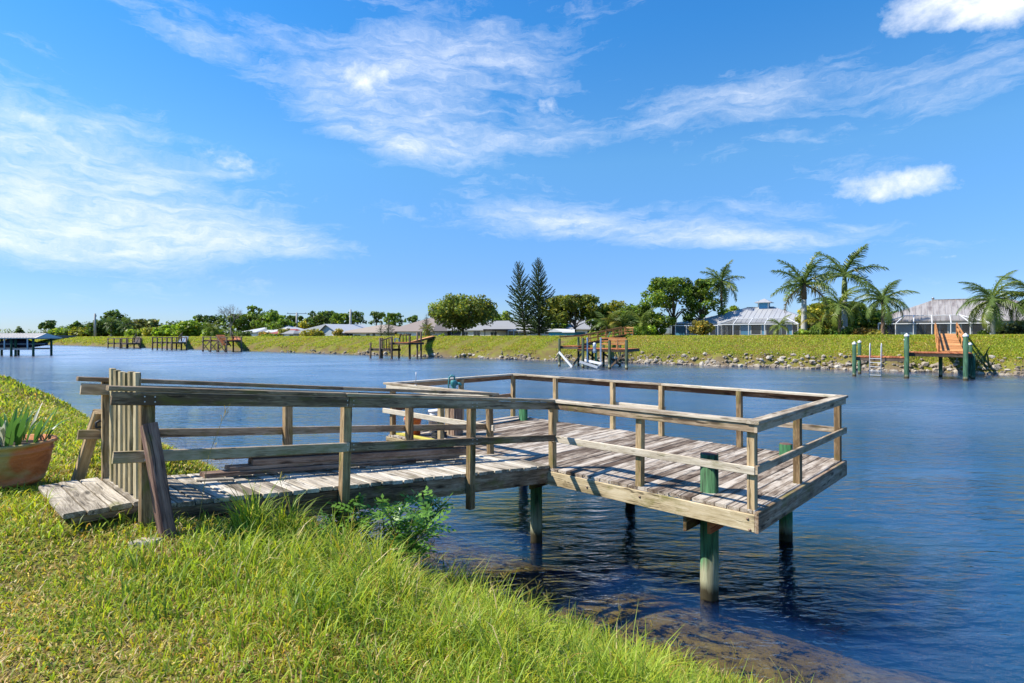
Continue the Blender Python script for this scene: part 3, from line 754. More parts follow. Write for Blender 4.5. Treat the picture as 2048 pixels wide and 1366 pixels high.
boards = [ # s0, s1, e, dz, width, height, label
    (4.30, 1.75, -0.82, 0.045, 0.14, 0.042, 'lowest grey board of the lumber pile on the ramp, longest to the gate side'),
    (2.05, 0.95, -0.86, 0.050, 0.10, 0.040, 'short grey board under the platform end of the lumber pile'),
    (4.05, 0.80, -0.86, 0.088, 0.14, 0.042, 'dark board second from the bottom of the lumber pile'),
    (3.82, 0.78, -0.85, 0.142, 0.13, 0.062, 'thick dark brown timber in the middle of the lumber pile'),
    (4.17, 1.02, -0.93, 0.195, 0.14, 0.040, 'grey board that sticks out farthest below the top of the lumber pile'),
    (4.06, 0.62, -0.84, 0.237, 0.09, 0.042, 'narrow topmost brown board along the front of the lumber pile'),
    (4.10, 0.72, -0.97, 0.243, 0.14, 0.040, 'wide topmost board at the back of the lumber pile by the far rail')]
for (s0, s1, e, dz, w_, h_, lab) in boards:
    o = bar('lumber_board', wk(e, s0, dz), wk(e + J3(0, .02), s1, dz), w_, h_, 'lumber_wood', None, ch=0.004, warp=0.002)
    tag(o, lab, 'board', 'lumber boards stacked on the ramp')
for s_, lab in ((4.22, 'pale thin stick under the gate end of the lumber pile'), (2.35, 'pale thin stick under the middle of the lumber pile'), (1.35, 'mossy pale block under the platform end of the lumber pile')):
    o = bar('bearer_stick', wk(-0.68 + (0.0 if s_ > 2 else 0.02), s_ - 0.16, 0.012), wk(-0.74, s_ + 0.16, 0.012), 0.05, 0.020, 'cap_wood', None); tag(o, lab, 'stick', 'sticks under the lumber pile')
# hand pump on a timber pedestal
pp = dk(-5.96, 0.86, DECK_Z)
ped = root('timber_pedestal', pp, 'square grey timber pedestal under the teal pump on the platform', 'pedestal', rotz=math.atan2(E2.y, E2.x))
for dx, w_ in ((-0.075, 0.13), (0.075, 0.14)):
    a = pp + Vector((E2.x * dx, E2.y * dx, 0.0)); bar('timber', a, a + Vector((0, 0, 0.80)), 0.22, w_, 'lumber_wood' if dx > 0 else 'rail_wood', ped, up=(E2.x, E2.y, 0), ch=0.01)
pm = root('hand_pump', pp + Vector((0, 0, 0.80)), 'small teal cast iron hand pump on its timber pedestal', 'pump')
b = pp + Vector((0, 0, 0.80))
link('pump_body', lathe_mesh('pump_body', [(0.075, 0.0), (0.075, 0.015), (0.04, 0.03), (0.042, 0.10), (0.062, 0.13), (0.062, 0.20), (0.055, 0.215), (0.0, 0.22)], 16), 'teal_paint', pm, Matrix.Translation(b))
tube('spout', [b + Vector((0.05, 0, 0.16)), b + Vector((0.11, -0.01, 0.155)), b + Vector((0.15, -0.01, 0.12))], [0.03, 0.026, 0.024], 'teal_paint', pm, 10)
tube('pump_handle', [b + Vector((0.02, 0, 0.22)), b + Vector((0.01, 0, 0.29)), b + Vector((-0.04, 0, 0.31)), b + Vector((-0.085, 0, 0.27)), b + Vector((-0.095, 0, 0.16)), b + Vector((-0.10, 0, 0.02))], [0.016, 0.018, 0.018, 0.016, 0.013, 0.012], 'teal_paint', pm, 8)
# buckets
def bucket(name, c, r, h, mat, label, hz):
    o = root(name, c, label, 'bucket')
    link('pail', lathe_mesh('pail', [(0.0, 0.004), (r * 0.84, 0.0), (r * 0.93, h * 0.78), (r * 1.02, h * 0.79), (r * 1.02, h * 0.84), (r * 0.96, h * 0.85), (r, h * 0.97), (r * 1.03, h * 0.975), (r * 1.03, h), (r * 0.95, h), (r * 0.92, h * 0.6), (r * 0.8, 0.02), (0, 0.02)], 28), mat, o, Matrix.Translation(c))
    pts = [c + Vector((r * 1.02 * math.cos(a), -r * 0.75 * math.sin(a) , h * 0.86 - hz * math.sin(a))) for a in np.linspace(0, math.pi, 13)]
    tube('bail_handle', pts, 0.005, 'white_metal', o, 6)
    return o
bucket('plastic_bucket', dk(-6.44, 0.27, DECK_Z), 0.165, 0.37, 'orange_plastic', 'orange plastic bucket behind the platform corner rail', 0.20)
wb = dk(-6.42, 0.80, DECK_Z)
wbo = bucket('plastic_bucket', wb, 0.16, 0.42, 'white_plastic', 'white plastic bucket with lid beside the orange bucket', 0.12)
link('lid', lathe_mesh('lid', [(0.17, 0.40), (0.17, 0.428), (0.155, 0.435), (0.0, 0.432)], 28), 'white_plastic', wbo, Matrix.Translation(wb))
o = bar('yellow_board', dk(-6.70, 0.10, DECK_Z + 0.02), dk(-5.55, 0.12, DECK_Z + 0.02), 0.09, 0.036, 'yellow_board_wood', None); tag(o, 'yellow painted board lying under the orange bucket corner rail', 'board')
hp = dk(-5.85, 0.42, DECK_Z)
o = tube('hose_coil', [hp + Vector((0.13 * math.cos(a) * (1 + 0.06 * math.sin(a * 2.3)), 0.13 * math.sin(a), 0.014 + 0.011 * a / 3.0)) for a in np.linspace(0, 25, 90)], 0.012, 'black_rubber', None, 6)
tag(o, 'black hose coiled on the platform planks near the white bucket', 'hose')
rp = dk(-6.02, 0.02, RT)
o = root('rod_holder', rp, 'thin upright metal rod on the cap rail of the far platform corner', 'rod')
tube('rod', [rp, rp + Vector((0.003, 0, 0.24))], 0.006, 'galv', o, 6); link('base_plate', lathe_mesh('base_plate', [(0.025, 0), (0.025, 0.008), (0.0, 0.01)], 10), 'galv', o, Matrix.Translation(rp))

# ---- terracotta pot and its plant
pc = Vector((-4.77, 5.44, 0)); pc.z = gz(pc) + 0.005
pot = root('terracotta_pot', pc, 'large stained terracotta pot on the lawn beside the plank step', 'pot')
PR, PH = 0.43, 0.50
link('pot_body', lathe_mesh('pot_body', [(0.0, 0.0), (0.315, 0.0), (0.325, 0.012), (0.34, 0.03), (0.345, 0.055), (0.338, 0.06), (0.365, 0.13), (0.392, 0.24), (0.408, 0.34), (0.412, 0.372), (0.425, 0.38), (0.425, 0.395), (0.414, 0.402), (0.420, 0.44), (0.435, 0.455), (0.452, 0.462), (0.456, 0.482), (0.448, 0.497), (0.43, 0.50), (0.405, 0.492), (0.395, 0.43), (0.0, 0.43)], 56), 'terracotta', pot, Matrix.Translation(pc) @ Matrix.Diagonal((0.86, 0.86, 0.80, 1)))
link('soil', lathe_mesh('soil', [(0.398, 0.432), (0.30, 0.452), (0.15, 0.462), (0.0, 0.46)], 28), 'soil', pot, Matrix.Translation(pc) @ Matrix.Diagonal((0.86, 0.86, 0.80, 1)))
def strap_mesh(name, L, W, lean, bend, seg=9, vk=0.25):
    vs_, fs = [], []; x = z = 0.0; a = lean
    for i in range(seg + 1):
        f = i / seg; w = W * (0.42 + 1.5 * f * (1 - f) * 1.6) * (1 - f ** 5) if f < 1 else 0.004
        w = max(w, 0.004)
        nx, nz = -math.cos(a), math.sin(a)
        vs_ += [(x + nx * w * vk, -w, z + nz * w * vk), (x, 0, z), (x + nx * w * vk, w, z + nz * w * vk)]
        x += math.sin(a) * L / seg; z += math.cos(a) * L / seg; a += bend / seg * (0.3 + 1.4 * f)
    for i in range(seg):
        o_ = i * 3; fs += [(o_, o_ + 1, o_ + 4, o_ + 3), (o_ + 1, o_ + 2, o_ + 5, o_ + 4)]
    return mesh(name, vs_, fs, True)
pl = root('strap_leaf_plant', pc + Vector((0, 0, 0.45)), 'strap leaved green plant growing in the terracotta pot', 'plant')
for i in range(84):
    a = random.uniform(0, 2 * math.pi); rr = 0.30 * math.sqrt(random.random())
    out_ = rr / 0.32
    L = random.uniform(0.26, 0.46); lean = random.uniform(0.05, 0.35) + 0.45 * out_ * random.random(); bend = random.uniform(0.1, 0.8) if random.random() < 0.75 else random.uniform(1.2, 2.0)
    mname = 'strap_leaf_pale' if i in (5, 17, 23, 39) else 'strap_leaf'
    aa = a + random.uniform(-0.7, 0.7)
    link('leaf', strap_mesh('leaf', L, random.uniform(0.014, 0.026), lean, bend), mname, pl, Matrix.Translation(pc + Vector((rr * math.cos(a), rr * math.sin(a), 0.345))) @ Matrix.Rotation(aa, 4, 'Z'))
# ================================================================== the far bank
def cgz(t, n): return float(ground_z(t, n))
# ---- houses: built in the bank frame (local x along the canal, local y away from it)
def BM(t, n, z=0.0): return Matrix.Translation(world_tn(t, n, z)) @ Matrix.Rotation(BANK_ROT, 4, 'Z')
def lmesh(name, v, f, mat, parent, M, smooth=False): return link(name, mesh(name, v, f, smooth), mat, parent, M)
def lbox(name, x0, x1, y0, y1, z0, z1, mat, parent, M):
    v = [(x0, y0, z0), (x1, y0, z0), (x1, y1, z0), (x0, y1, z0), (x0, y0, z1), (x1, y0, z1), (x1, y1, z1), (x0, y1, z1)]
    return lmesh(name, v, [(3, 2, 1, 0), (4, 5, 6, 7), (0, 1, 5, 4), (1, 2, 6, 5), (2, 3, 7, 6), (3, 0, 4, 7)], mat, parent, M)
def window(parent, M, x, z, w, h, y=0.0, mull=1, door=False, mat='dark_window'):
    fr = 0.07
    f = lbox('door' if door else 'window', x - w / 2 - fr, x + w / 2 + fr, y - 0.05, y + 0.02, z - fr, z + h + fr, 'white_paint', parent, M)
    pw_ = w / (mull + 1)
    for i in range(mull + 1):
        x0 = x - w / 2 + i * pw_
        lbox('pane', x0 + 0.025, x0 + pw_ - 0.025, y - 0.058, y - 0.052, z, z + h, mat, f, M)
def roof_hip(parent, M, x0, x1, y0, y1, ze, zr, inset0, inset1, mat, th=0.12, seams=0.0, gable0=False):
    ym = (y0 + y1) / 2
    rx0, rx1 = x0 + inset0, x1 - inset1
    v = [(x0, y0, ze), (x1, y0, ze), (x1, y1, ze), (x0, y1, ze), (rx0, ym, zr), (rx1, ym, zr)]
    v += [(a, b, c - th) for a, b, c in v[:4]]
    f = [(0, 1, 5, 4), (1, 2, 5), (2, 3, 4, 5), (3, 0, 4), (0, 6, 7, 1), (1, 7, 8, 2), (2, 8, 9, 3), (3, 9, 6, 0), (9, 8, 7, 6)]
    r = lmesh('roof', v, f, mat, parent, M)
    if seams:
        x = x0 + seams / 2
        while x < x1 - 0.05:
            g = 1.0
            if x < rx0: g = (x - x0) / max(inset0, 1e-3)
            elif x > rx1: g = (x1 - x) / max(inset1, 1e-3)
            yb = y0 + (ym - y0) * g; zb = ze + (zr - ze) * g
            a = M @ Vector((x, y0 - 0.01, ze + 0.012)); b = M @ Vector((x, yb, zb + 0.012))
            if (b - a).length > 0.15: bar('seam', a, b, 0.05, 0.05, mat, r, up=(0, 0, 1), ch=0.01)
            x += seams
        ridge = bar('ridge_cap', M @ Vector((rx0, ym, zr + 0.02)), M @ Vector((rx1, ym, zr + 0.02)), 0.28, 0.06, mat, r)
    return r
def cage(parent, M, x0, x1, y0, y1, zg, ze, zt, nbay, top_in, hip=1.5):
    """white aluminium pool cage with grey screen: front wall, end walls and a sloped top"""
    pt = lambda x, y, z: M @ Vector((x, y, z))
    enc = lbox('screen_frame', x0 - 0.05, x1 + 0.05, y0 - 0.05, y0 + 0.05, ze - 0.05, ze + 0.05, 'white_metal', parent, M)
    xs = np.linspace(x0, x1, nbay + 1)
    xt0, xt1 = x0 + hip, x1 - hip
    for i, x in enumerate(xs):
        bar('cage_post', pt(x, y0, zg), pt(x, y0, ze - 0.05), 0.09, 0.09, 'white_metal', enc)
        xx = min(max(x, xt0), xt1)
        bar('cage_beam', pt(x, y0, ze + 0.02), pt(xx, y0 + top_in, zt), 0.08, 0.10, 'white_metal', enc)
    bar('cage_beam', pt(xt0, y0 + top_in, zt), pt(xt1, y0 + top_in, zt), 0.09, 0.09, 'white_metal', enc)
    for xe, xo in ((x0, xt0), (x1, xt1)):
        bar('cage_beam', pt(xe, y0, ze), pt(xe, y1, ze), 0.09, 0.09, 'white_metal', enc)
        for yy in (y0 + (y1 - y0) * 0.5, y1): bar('cage_post', pt(xe, yy, zg), pt(xe, yy, ze), 0.08, 0.08, 'white_metal', enc)
    for i in range(nbay):
        a, b = xs[i], xs[i + 1]
        lmesh('screen_panel', [(a, y0, zg), (b, y0, zg), (b, y0, ze), (a, y0, ze)], [(0, 1, 2, 3)], 'screen_mesh', enc, M)
        ta, tb = min(max(a, xt0), xt1), min(max(b, xt0), xt1)
        lmesh('screen_panel', [(a, y0, ze), (b, y0, ze), (tb, y0 + top_in, zt), (ta, y0 + top_in, zt)], [(0, 1, 2, 3)], 'screen_mesh', enc, M)
    for xe, xo in ((x0, xt0), (x1, xt1)):
        lmesh('screen_panel', [(xe, y0, zg), (xe, y1, zg), (xe, y1, ze), (xe, y0, ze)], [(0, 1, 2, 3)], 'screen_mesh', enc, M)
        lmesh('screen_panel', [(xe, y0, ze), (xe, y1, ze), (xo, y1, zt), (xo, y0 + top_in, zt)], [(0, 1, 2, 3)], 'screen_mesh', enc, M)
    return enc

def house_at(name, u0, u1, n, label, zg=None):
    t0, t1 = t_of(u0, n), t_of(u1, n)
    zg = cgz((t0 + t1) / 2, n) if zg is None else zg
    o = root(name, world_tn((t0 + t1) / 2, n, zg), label, 'house', None, BANK_ROT)
    return o, BM((t0 + t1) / 2, n, 0.0), (t1 - t0), zg

# blue house with the cupola
NB = 79.0
hb, M, L, zg = house_at('blue_house', 1372, 1632, NB, 'blue house with a grey metal roof and a small blue cupola')
Yc = y_of(1525, NB)
ze, zr = z_of(645, y_of(1500, NB)), z_of(614, y_of(1525, NB + 5))
lbox('wall', -L / 2 + 0.5, L / 2 - 0.5, 0.5, 10.5, zg, ze - 0.1, 'wall_blue', hb, M)
rb = roof_hip(hb, M, -L / 2, L / 2, 0, 11, ze, zr, L * 0.42, L * 0.36, 'metal_roof', seams=0.62)
# lower wing to the left, and its roof
tw0, tw1 = t_of(1340, NB + 1) - t_of(1502, NB), 0
x0w = (t_of(1332, NB) - (t_of(1372, NB) + t_of(1632, NB)) / 2)
lbox('wall', x0w + 0.5, -L / 2 + 3, 2.6, 9.5, zg, ze - 0.15, 'wall_blue', hb, M)
roof_hip(hb, M, x0w - 0.1, -L / 2 + 6.0, 2.0, 9.9, ze - 0.02, z_of(629, Yc), 4.6, 3.4, 'metal_roof', seams=0.62)
xc = (t_of(1527, NB + 5) - (t_of(1372, NB) + t_of(1632, NB)) / 2)
cup = lbox('cupola', xc - 0.62, xc + 0.62, 4.9, 6.1, zr - 0.35, zr + 0.62, 'wall_blue', hb, M)
roof_hip(cup, M, xc - 1.05, xc + 1.05, 4.4, 6.6, zr + 0.62, zr + 1.15, 1.0, 1.0, 'metal_roof', th=0.06)
for sx in (-0.62, 0.62): lbox('corner_trim', xc + sx - 0.07, xc + sx + 0.07, 4.86, 4.96, zr - 0.35, zr + 0.6, 'white_paint', cup, M)
for (x, w_, d, m_) in ((-4.8, 1.3, False, 1), (-2.2, 2.4, True, 1), (1.0, 1.2, False, 0), (3.4, 2.4, True, 1), (5.8, 1.0, False, 0)):
    window(hb, M, x, zg + (0.05 if d else 0.9), w_, 2.0 if d else 1.2, 0.5, m_, d)
window(hb, M, x0w + 3.0, zg + 0.9, 1.1, 1.2, 2.6, 1)
cx0 = t_of(1437, NB - 4) - (t_of(1372, NB) + t_of(1632, NB)) / 2; cx1 = t_of(1597, NB - 4) - (t_of(1372, NB) + t_of(1632, NB)) / 2
cage(hb, M, cx0, cx1, -4.2, 0.2, zg, z_of(648.5, y_of(1500, NB - 4)), z_of(637, y_of(1500, NB - 2)), 5, 2.2, 1.6)
cx2 = t_of(1330, NB - 2) - (t_of(1372, NB) + t_of(1632, NB)) / 2
cage(hb, M, cx2, cx0 - 0.1, -2.2, 2.2, zg, z_of(651, y_of(1400, NB - 2)), z_of(650.5, y_of(1400, NB)), 5, 2.0, 0.4)
# house with the stained roof
hr, M, L, zg = house_at('pale_blue_house', 1742, 2190, NB, 'pale blue house with a rust streaked grey metal roof behind a white screen cage')
tcen = (t_of(1742, NB) + t_of(2190, NB)) / 2
ze = z_of(640.5, y_of(1900, NB)); zr = z_of(599, y_of(1900, NB + 6))
lbox('wall', -L / 2 + 0.6, L / 2 - 0.6, 0.6, 11.4, zg, ze - 0.1, 'wall_pale_blue', hr, M)
roof_hip(hr, M, -L / 2, L / 2, 0, 12, ze, zr, t_of(1866, NB + 6) - t_of(1742, NB), 6.0, 'rusty_roof', seams=0.56)
for (u, w_, d, m_) in ((1778, 1.5, True, 1), (1850, 1.6, True, 1), (1880, 1.4, True, 1), (1955, 2.6, True, 2), (1990, 1.2, False, 1)):
    window(hr, M, t_of(u, NB) - tcen, zg + (0.05 if d else 0.8), w_, 2.0 if d else 1.3, 0.6, m_, d)
cage(hr, M, t_of(1757, NB - 5) - tcen, t_of(1981, NB - 5) - tcen, -5.2, 0.2, zg, z_of(647, y_of(1850, NB - 5)), z_of(631, y_of(1850, NB - 2.6)), 6, 2.6, 2.3)
Yb = y_of(1975, NB - 5)
ubr = (t_of(1950, NB - 5) - tcen, t_of(1979, NB - 5) - tcen)
bar('cage_beam', M @ Vector((ubr[0], -5.26, zg + 0.4)), M @ Vector((ubr[1], -5.26, z_of(650, Yb))), 0.08, 0.06, 'white_metal', hr)
vent = M @ Vector((t_of(1866, NB + 6) - tcen, 6, zr)); link('roof_vent', lathe_mesh('roof_vent', [(0.12, 0), (0.12, 0.18), (0.22, 0.2), (0.0, 0.32)], 10), 'galv', hr, Matrix.Translation(vent))

def simple_house(name, label, u0, u1, n, v_eave, v_ridge, in0, in1, depth, roofm, wallm, wins=(), zg=None, gable=None):
    o, M, L, zg = house_at(name, u0, u1, n, label, zg)
    um = (u0 + u1) / 2; tc = (t_of(u0, n) + t_of(u1, n)) / 2
    ze = z_of(v_eave, y_of(um, n)); zr = z_of(v_ridge, y_of(um, n + depth / 2))
    if ze - zg < 2.0: zg = ze - 2.3
    lbox('wall', -L / 2 + 0.4, L / 2 - 0.4, 0.4, depth - 0.4, zg, ze - 0.1, wallm, o, M)
    roof_hip(o, M, -L / 2, L / 2, 0, depth, ze, zr, in0, in1, roofm)
    for (u, w_, h_, d) in wins:
        window(o, M, t_of(u, n) - tc, zg + (0.05 if d else 0.85), w_, h_, 0.4, 1 if w_ > 1.1 else 0, d)
    return o, M, L, zg, ze, zr, tc
simple_house('white_roofed_house', 'small house with a low white roof at the far end of the row of houses', 478, 512, 74, 664, 655, 4, 1.5, 8, 'white_roof', 'wall_white', [(495, 1.4, 1.1, False)])
simple_house('white_roofed_house', 'house with a bright white hip roof beside the red roofed porch', 510, 566, 76, 664, 651.5, 4.5, 4.5, 9, 'white_roof', 'wall_white', [(530, 1.4, 1.1, False)])
o, M, L, zg, ze, zr, tc = simple_house('red_roofed_house', 'low house with a dark red roof beside the bright white roof', 536, 584, 73, 667, 658, 3, 2, 5, 'red_roof', 'wall_white', [(560, 1.6, 1.3, False)])
# grey-white roof with a blue-grey gable wall on the right
def gable_house():
    n = 72.0; u0, u1 = 582, 668
    o, M, L, zg = house_at('gabled_house', u0, u1, n, 'house with a pale metal roof and a wide blue grey gable wall')
    tc = (t_of(u0, n) + t_of(u1, n)) / 2; um = 625
    ze = z_of(666, y_of(um, n)); zr = z_of(648, y_of(655, n)); zg = ze - 2.4
    x0, xg, xr, x1 = -L / 2, t_of(655, n) - tc, t_of(640, n + 4) - tc, L / 2 + 1.5
    D = 9.0
    xg0 = xg - 2.6
    lbox('wall', x0 + 0.3, xg0, 0.3, D, zg, ze - 0.1, 'wall_grey_blue', o, M)
    # gable front
    g = [(xg0, 0.0, zg), (x1, 0.0, zg), (x1, 0.0, ze), (xg, 0.0, zr - 0.1), (xg0, 0.0, ze + (zr - ze) * 0.42)]
    v = g + [(a, b + D, c) for a, b, c in g]
    lmesh('gable_wall', v, [(0, 1, 2, 3, 4), (9, 8, 7, 6, 5), (0, 5, 6, 1), (1, 6, 7, 2), (4, 9, 5, 0)], 'wall_grey_blue', o, M)
    rv = [(x0, -0.4, ze), (xg0 - 0.2, -0.4, ze), (xg, -0.5, zr), (xg, D, zr), (xr - 4.5, D * 0.55, zr), (x0 + 0.5, D, ze)]
    lmesh('roof', [(x0, -0.4, ze), (xg0 - 0.4, -0.4, ze), (xg, -0.5, zr), (xg - 4.8, 3.2, zr), (x0, 6, ze)] + [(x0, -0.4, ze - 0.15), (xg0 - 0.4, -0.4, ze - 0.15), (xg, -0.5, zr - 0.15)],
          [(0, 1, 2, 3), (0, 3, 4), (0, 5, 6, 1), (1, 6, 7, 2)], 'white_roof', o, M)
    lmesh('roof', [(xg, -0.5, zr), (x1 + 0.4, -0.5, ze), (x1 + 0.4, D, ze), (xg, D, zr), (xg, -0.5, zr - 0.15), (x1 + 0.4, -0.5, ze - 0.15)], [(0, 1, 2, 3), (0, 4, 5, 1)], 'white_roof', o, M)
    lmesh('roof', [(xg - 4.8, 3.2, zr), (xg, -0.5, zr), (xg, D, zr), (x0, 6, ze), (x0, D, ze)], [(0, 1, 2), (0, 2, 4, 3)], 'white_roof', o, M)
    roof_hip(o, M, x0 - 0.6, x0 + 4.0, -2.2, 0.4, ze - 0.1, ze + 0.55, 1.4, 1.4, 'grey_roof')
    lbox('wall', x0 - 0.3, x0 + 3.6, -1.9, 0.3, zg, ze - 0.25, 'wall_white', o, M)
    for (u, w_, h_, d) in ((600, 1.4, 1.1, False), (612, 0.9, 1.9, True), (660, 0.5, 1.0, False), (667, 0.5, 1.0, False)): window(o, M, t_of(u, n) - tc, zg + (0.05 if d else 0.9), w_, h_, -1.92 if u < 605 else 0.0, 0, d)
gable_house()
simple_house('beige_house', 'cream walled house with a beige hip roof and dark windows', 676, 766, 73, 664.5, 650, 6, 4, 11, 'beige_roof', 'wall_cream', [(693, 1.0, 1.2, False), (700, 0.9, 1.2, False), (712, 1.8, 1.0, False), (733, 1.1, 1.2, False), (745, 0.9, 1.3, False)])
simple_house('taupe_roofed_house', 'tall house with a big dark taupe hip roof and white walls', 768, 866, 76, 662, 636, 5.5, 5.0, 14, 'umber_roof', 'wall_white', [(788, 1.0, 1.2, False), (812, 2.0, 1.0, False), (835, 1.2, 1.2, False)])
o, M, L, zg, ze, zr, tc = simple_house('white_house', 'white walled house with a grey hip roof behind the round oak', 872, 1064, 80, 660, 642, 9, 4.0, 12, 'grey_roof', 'wall_white', [(900, 4.6, 1.3, False), (928, 1.2, 1.1, False), (951, 1.5, 1.3, False), (985, 1.4, 1.9, True)])
xp0, xp1 = t_of(962, 76) - tc, t_of(1010, 76) - tc
pgo = lbox('porch_roof', xp0, xp1, -3.4, 0.3, ze - 0.12, ze + 0.12, 'pergola_roof', o, M)
for xx in (xp0 + 0.2, (xp0 + xp1) / 2, xp1 - 0.2): bar('porch_post', M @ Vector((xx, -3.2, zg)), M @ Vector((xx, -3.2, ze - 0.12)), 0.14, 0.14, 'dark_metal', pgo)
cage(o, M, xp1 + 0.3, t_of(1056, 76) - tc, -3.5, 0.2, zg, z_of(661.5, y_of(1030, 76)), z_of(656.5, y_of(1030, 78)), 4, 1.8, 1.2)
simple_house('grey_roofed_house', 'house whose grey roof shows between the tall Norfolk pines and the spreading oak', 1088, 1220, 88, 658, 640, 4, 7, 12, 'grey_roof', 'wall_white', [(1180, 1.4, 1.2, False)])
def shed():
    n = 71.0
    o, M, L, zg = house_at('teal_shed', 1094, 1150, n, 'bright teal shed with a shallow white roof behind the central dock')
    tag(o, None, 'shed'); ze = z_of(664, y_of(1120, n)); zr = z_of(657.5, y_of(1120, n)); zg = ze - 1.9
    lbox('wall', -L / 2 + 0.2, L / 2 - 0.2, 0.2, 3.4, zg, ze - 0.02, 'wall_teal', o, M)
    xr = -L / 2 + 1.2
    lmesh('gable_wall', [(-L / 2 + 0.2, 0.19, ze - 0.03), (-L / 2 + 2.3, 0.19, ze - 0.03), (xr, 0.19, zr - 0.08)], [(0, 1, 2)], 'wall_teal', o, M)
    lmesh('roof', [(-L / 2 - 0.1, 0.0, ze), (xr, -0.1, zr), (xr, 3.6, zr), (-L / 2 - 0.1, 3.6, ze), (L / 2, -0.1, zr - 0.1), (L / 2, 3.6, zr), (L / 2 + 0.1, -0.25, ze), (xr + 1.4, -0.25, ze),
                   (-L / 2 - 0.1, 0.0, ze - .1), (L / 2 + 0.1, -0.25, ze - .1), (xr + 1.4, -0.25, ze - .1)],
          [(0, 1, 2, 3), (1, 4, 5, 2), (1, 7, 6, 4), (1, 0, 7), (7, 10, 9, 6)], 'white_roof', o, M)
    for x in (-0.7, 0.6, 1.7): window(o, M, x, zg + 0.9, 0.5, 0.5, 0.2, 0)
shed()

# ---- docks of the far bank, built in the bank frame
def bp(t, n, z): return world_tn(t, n, z)
def pilep(o, t, n, z1, r, mat='pile_far', capm=None):
    c = bp(t, n, -3.0); x = tube('piling', [c, c + Vector((0, 0, 1.5)), bp(t, n, z1)], r, mat, o, 12)
    if capm:
        link('piling_cap', lathe_mesh('piling_cap', [(r * 1.12, -0.05), (r * 1.12, 0.03), (0.0, r * 1.3)], 12), capm, o, Matrix.Translation(bp(t, n, z1)))
def platform(o, t0, t1, n0, n1, z, mat, under='far_wood', pw=0.2):
    k = max(2, int((t1 - t0) / pw)); st = (t1 - t0) / k
    for i in range(k):
        a = t0 + st * (i + 0.5)
        bar('plank', bp(a, n0, z - 0.025), bp(a, n1, z - 0.025), st - 0.015, 0.05, mat, o, ch=0.008)
    for n in (n0 + 0.05, n1 - 0.05): bar('rim_board', bp(t0, n, z - 0.17), bp(t1, n, z - 0.17), 0.05, 0.22, under, o)
    for t in (t0 + 0.03, t1 - 0.03): bar('rim_board', bp(t, n0 + 0.08, z - 0.172), bp(t, n1 - 0.08, z - 0.172), 0.05, 0.215, under, o)
def slope_ramp(o, a0, a1, b0, b1, mat, pw=0.28, under='far_wood'):
    """boards from edge a0-a1 up to edge b0-b1"""
    a0, a1, b0, b1 = map(Vector, (a0, a1, b0, b1)); k = int(((a0 + a1) / 2 - (b0 + b1) / 2).length / pw)
    for i in range(k):
        f0 = (i + 0.5) / k
        bar('plank', a0.lerp(b0, f0), a1.lerp(b1, f0), pw - 0.02, 0.05, mat, o, ch=0.008, up=((b0 - a0).cross(a1 - a0)).normalized() * (1 if ((b0 - a0).cross(a1 - a0)).z > 0 else -1))
    for p, q in ((a0, b0), (a1, b1)): bar('stringer', p - Vector((0, 0, 0.15)), q - Vector((0, 0, 0.15)), 0.06, 0.22, under, o)
def railing(o, p, q, h, mat, npost=3, rails=(1.0, 0.5), s=0.10, z0=0.0):
    p, q = Vector(p), Vector(q)
    for i in range(npost):
        a = p.lerp(q, i / (npost - 1)); bar('post', a + Vector((0, 0, z0)), a + Vector((0, 0, h - 0.03)), s, s, mat, o, up=(1, 0, 0))
    for f in rails:
        a, b = p + Vector((0, 0, h * f)), q + Vector((0, 0, h * f)); d = (b - a).normalized() * 0.08
        bar('rail', a - d, b + d, 0.05, 0.13, mat, o)

# right dock with the boarding ramp and white ladder
d = root('far_dock', bp(0, 51, 0), 'far dock with green pilings, white caps and an orange boarding ramp up the bank', 'dock')
zl, zh = 1.45, 1.83
platform(d, -3.55, -0.45, 49.6, 52.6, zl, 'red_wood'); platform(d, -0.40, 3.25, 49.6, 52.9, zh, 'red_wood')
for (t, n, z1, r) in ((-3.62, 49.5, 2.42, 0.13), (-0.42, 49.45, 3.02, 0.145), (2.86, 49.4, 3.02, 0.15)): pilep(d, t, n, z1, r, 'pile_far', 'white_paint')
for (t, n, z1, r) in ((-3.5, 52.7, 2.5, 0.12), (-0.5, 53.0, 2.7, 0.13), (3.3, 52.9, 2.4, 0.13)): pilep(d, t, n, z1, r, 'pile_far', 'white_paint')
pilep(d, 1.6, 52.7, zh - 0.1, 0.12, 'pile_pale'); pilep(d, 3.35, 51.0, zh - 0.05, 0.13)
slope_ramp(d, bp(1.55, 52.9, zh + 0.03), bp(2.95, 52.9, zh + 0.03), bp(1.7, 66.0, 3.12), bp(3.1, 66.0, 3.12), 'orange_wood', 0.42)
for t in (1.48, 3.05):
    for f in (0.0, 0.33, 0.66, 1.0):
        a = bp(t + 0.15 * f, 52.9 + 13.1 * f, zh + (3.12 - zh) * f); bar('post', a - Vector((0, 0, 0.3)), a + Vector((0, 0, 0.92)), 0.12, 0.12, 'orange_wood', d, up=(1, 0, 0))
    for hh, w_ in ((0.95, 0.16), (0.5, 0.12)):
        bar('rail', bp(t, 52.7, zh + hh), bp(t + 0.15, 66.4, 3.12 + hh), 0.08, w_, 'orange_wood', d)
lad = root('dock_ladder', bp(-2.3, 49.4, zl), 'white metal swim ladder hanging on the low side of the far dock', 'ladder')
for t in (-2.65, -1.95):
    c = bp(t, 49.42, 0); tube('rail', [c + Vector((0, 0, 0.0)), c + Vector((0, 0, 2.2)), c + Vector((0.1, 0.12, 2.45)), c + Vector((0.25, 0.3, 2.35)), c + Vector((0.27, 0.32, zl))], 0.026, 'white_metal', lad, 8)
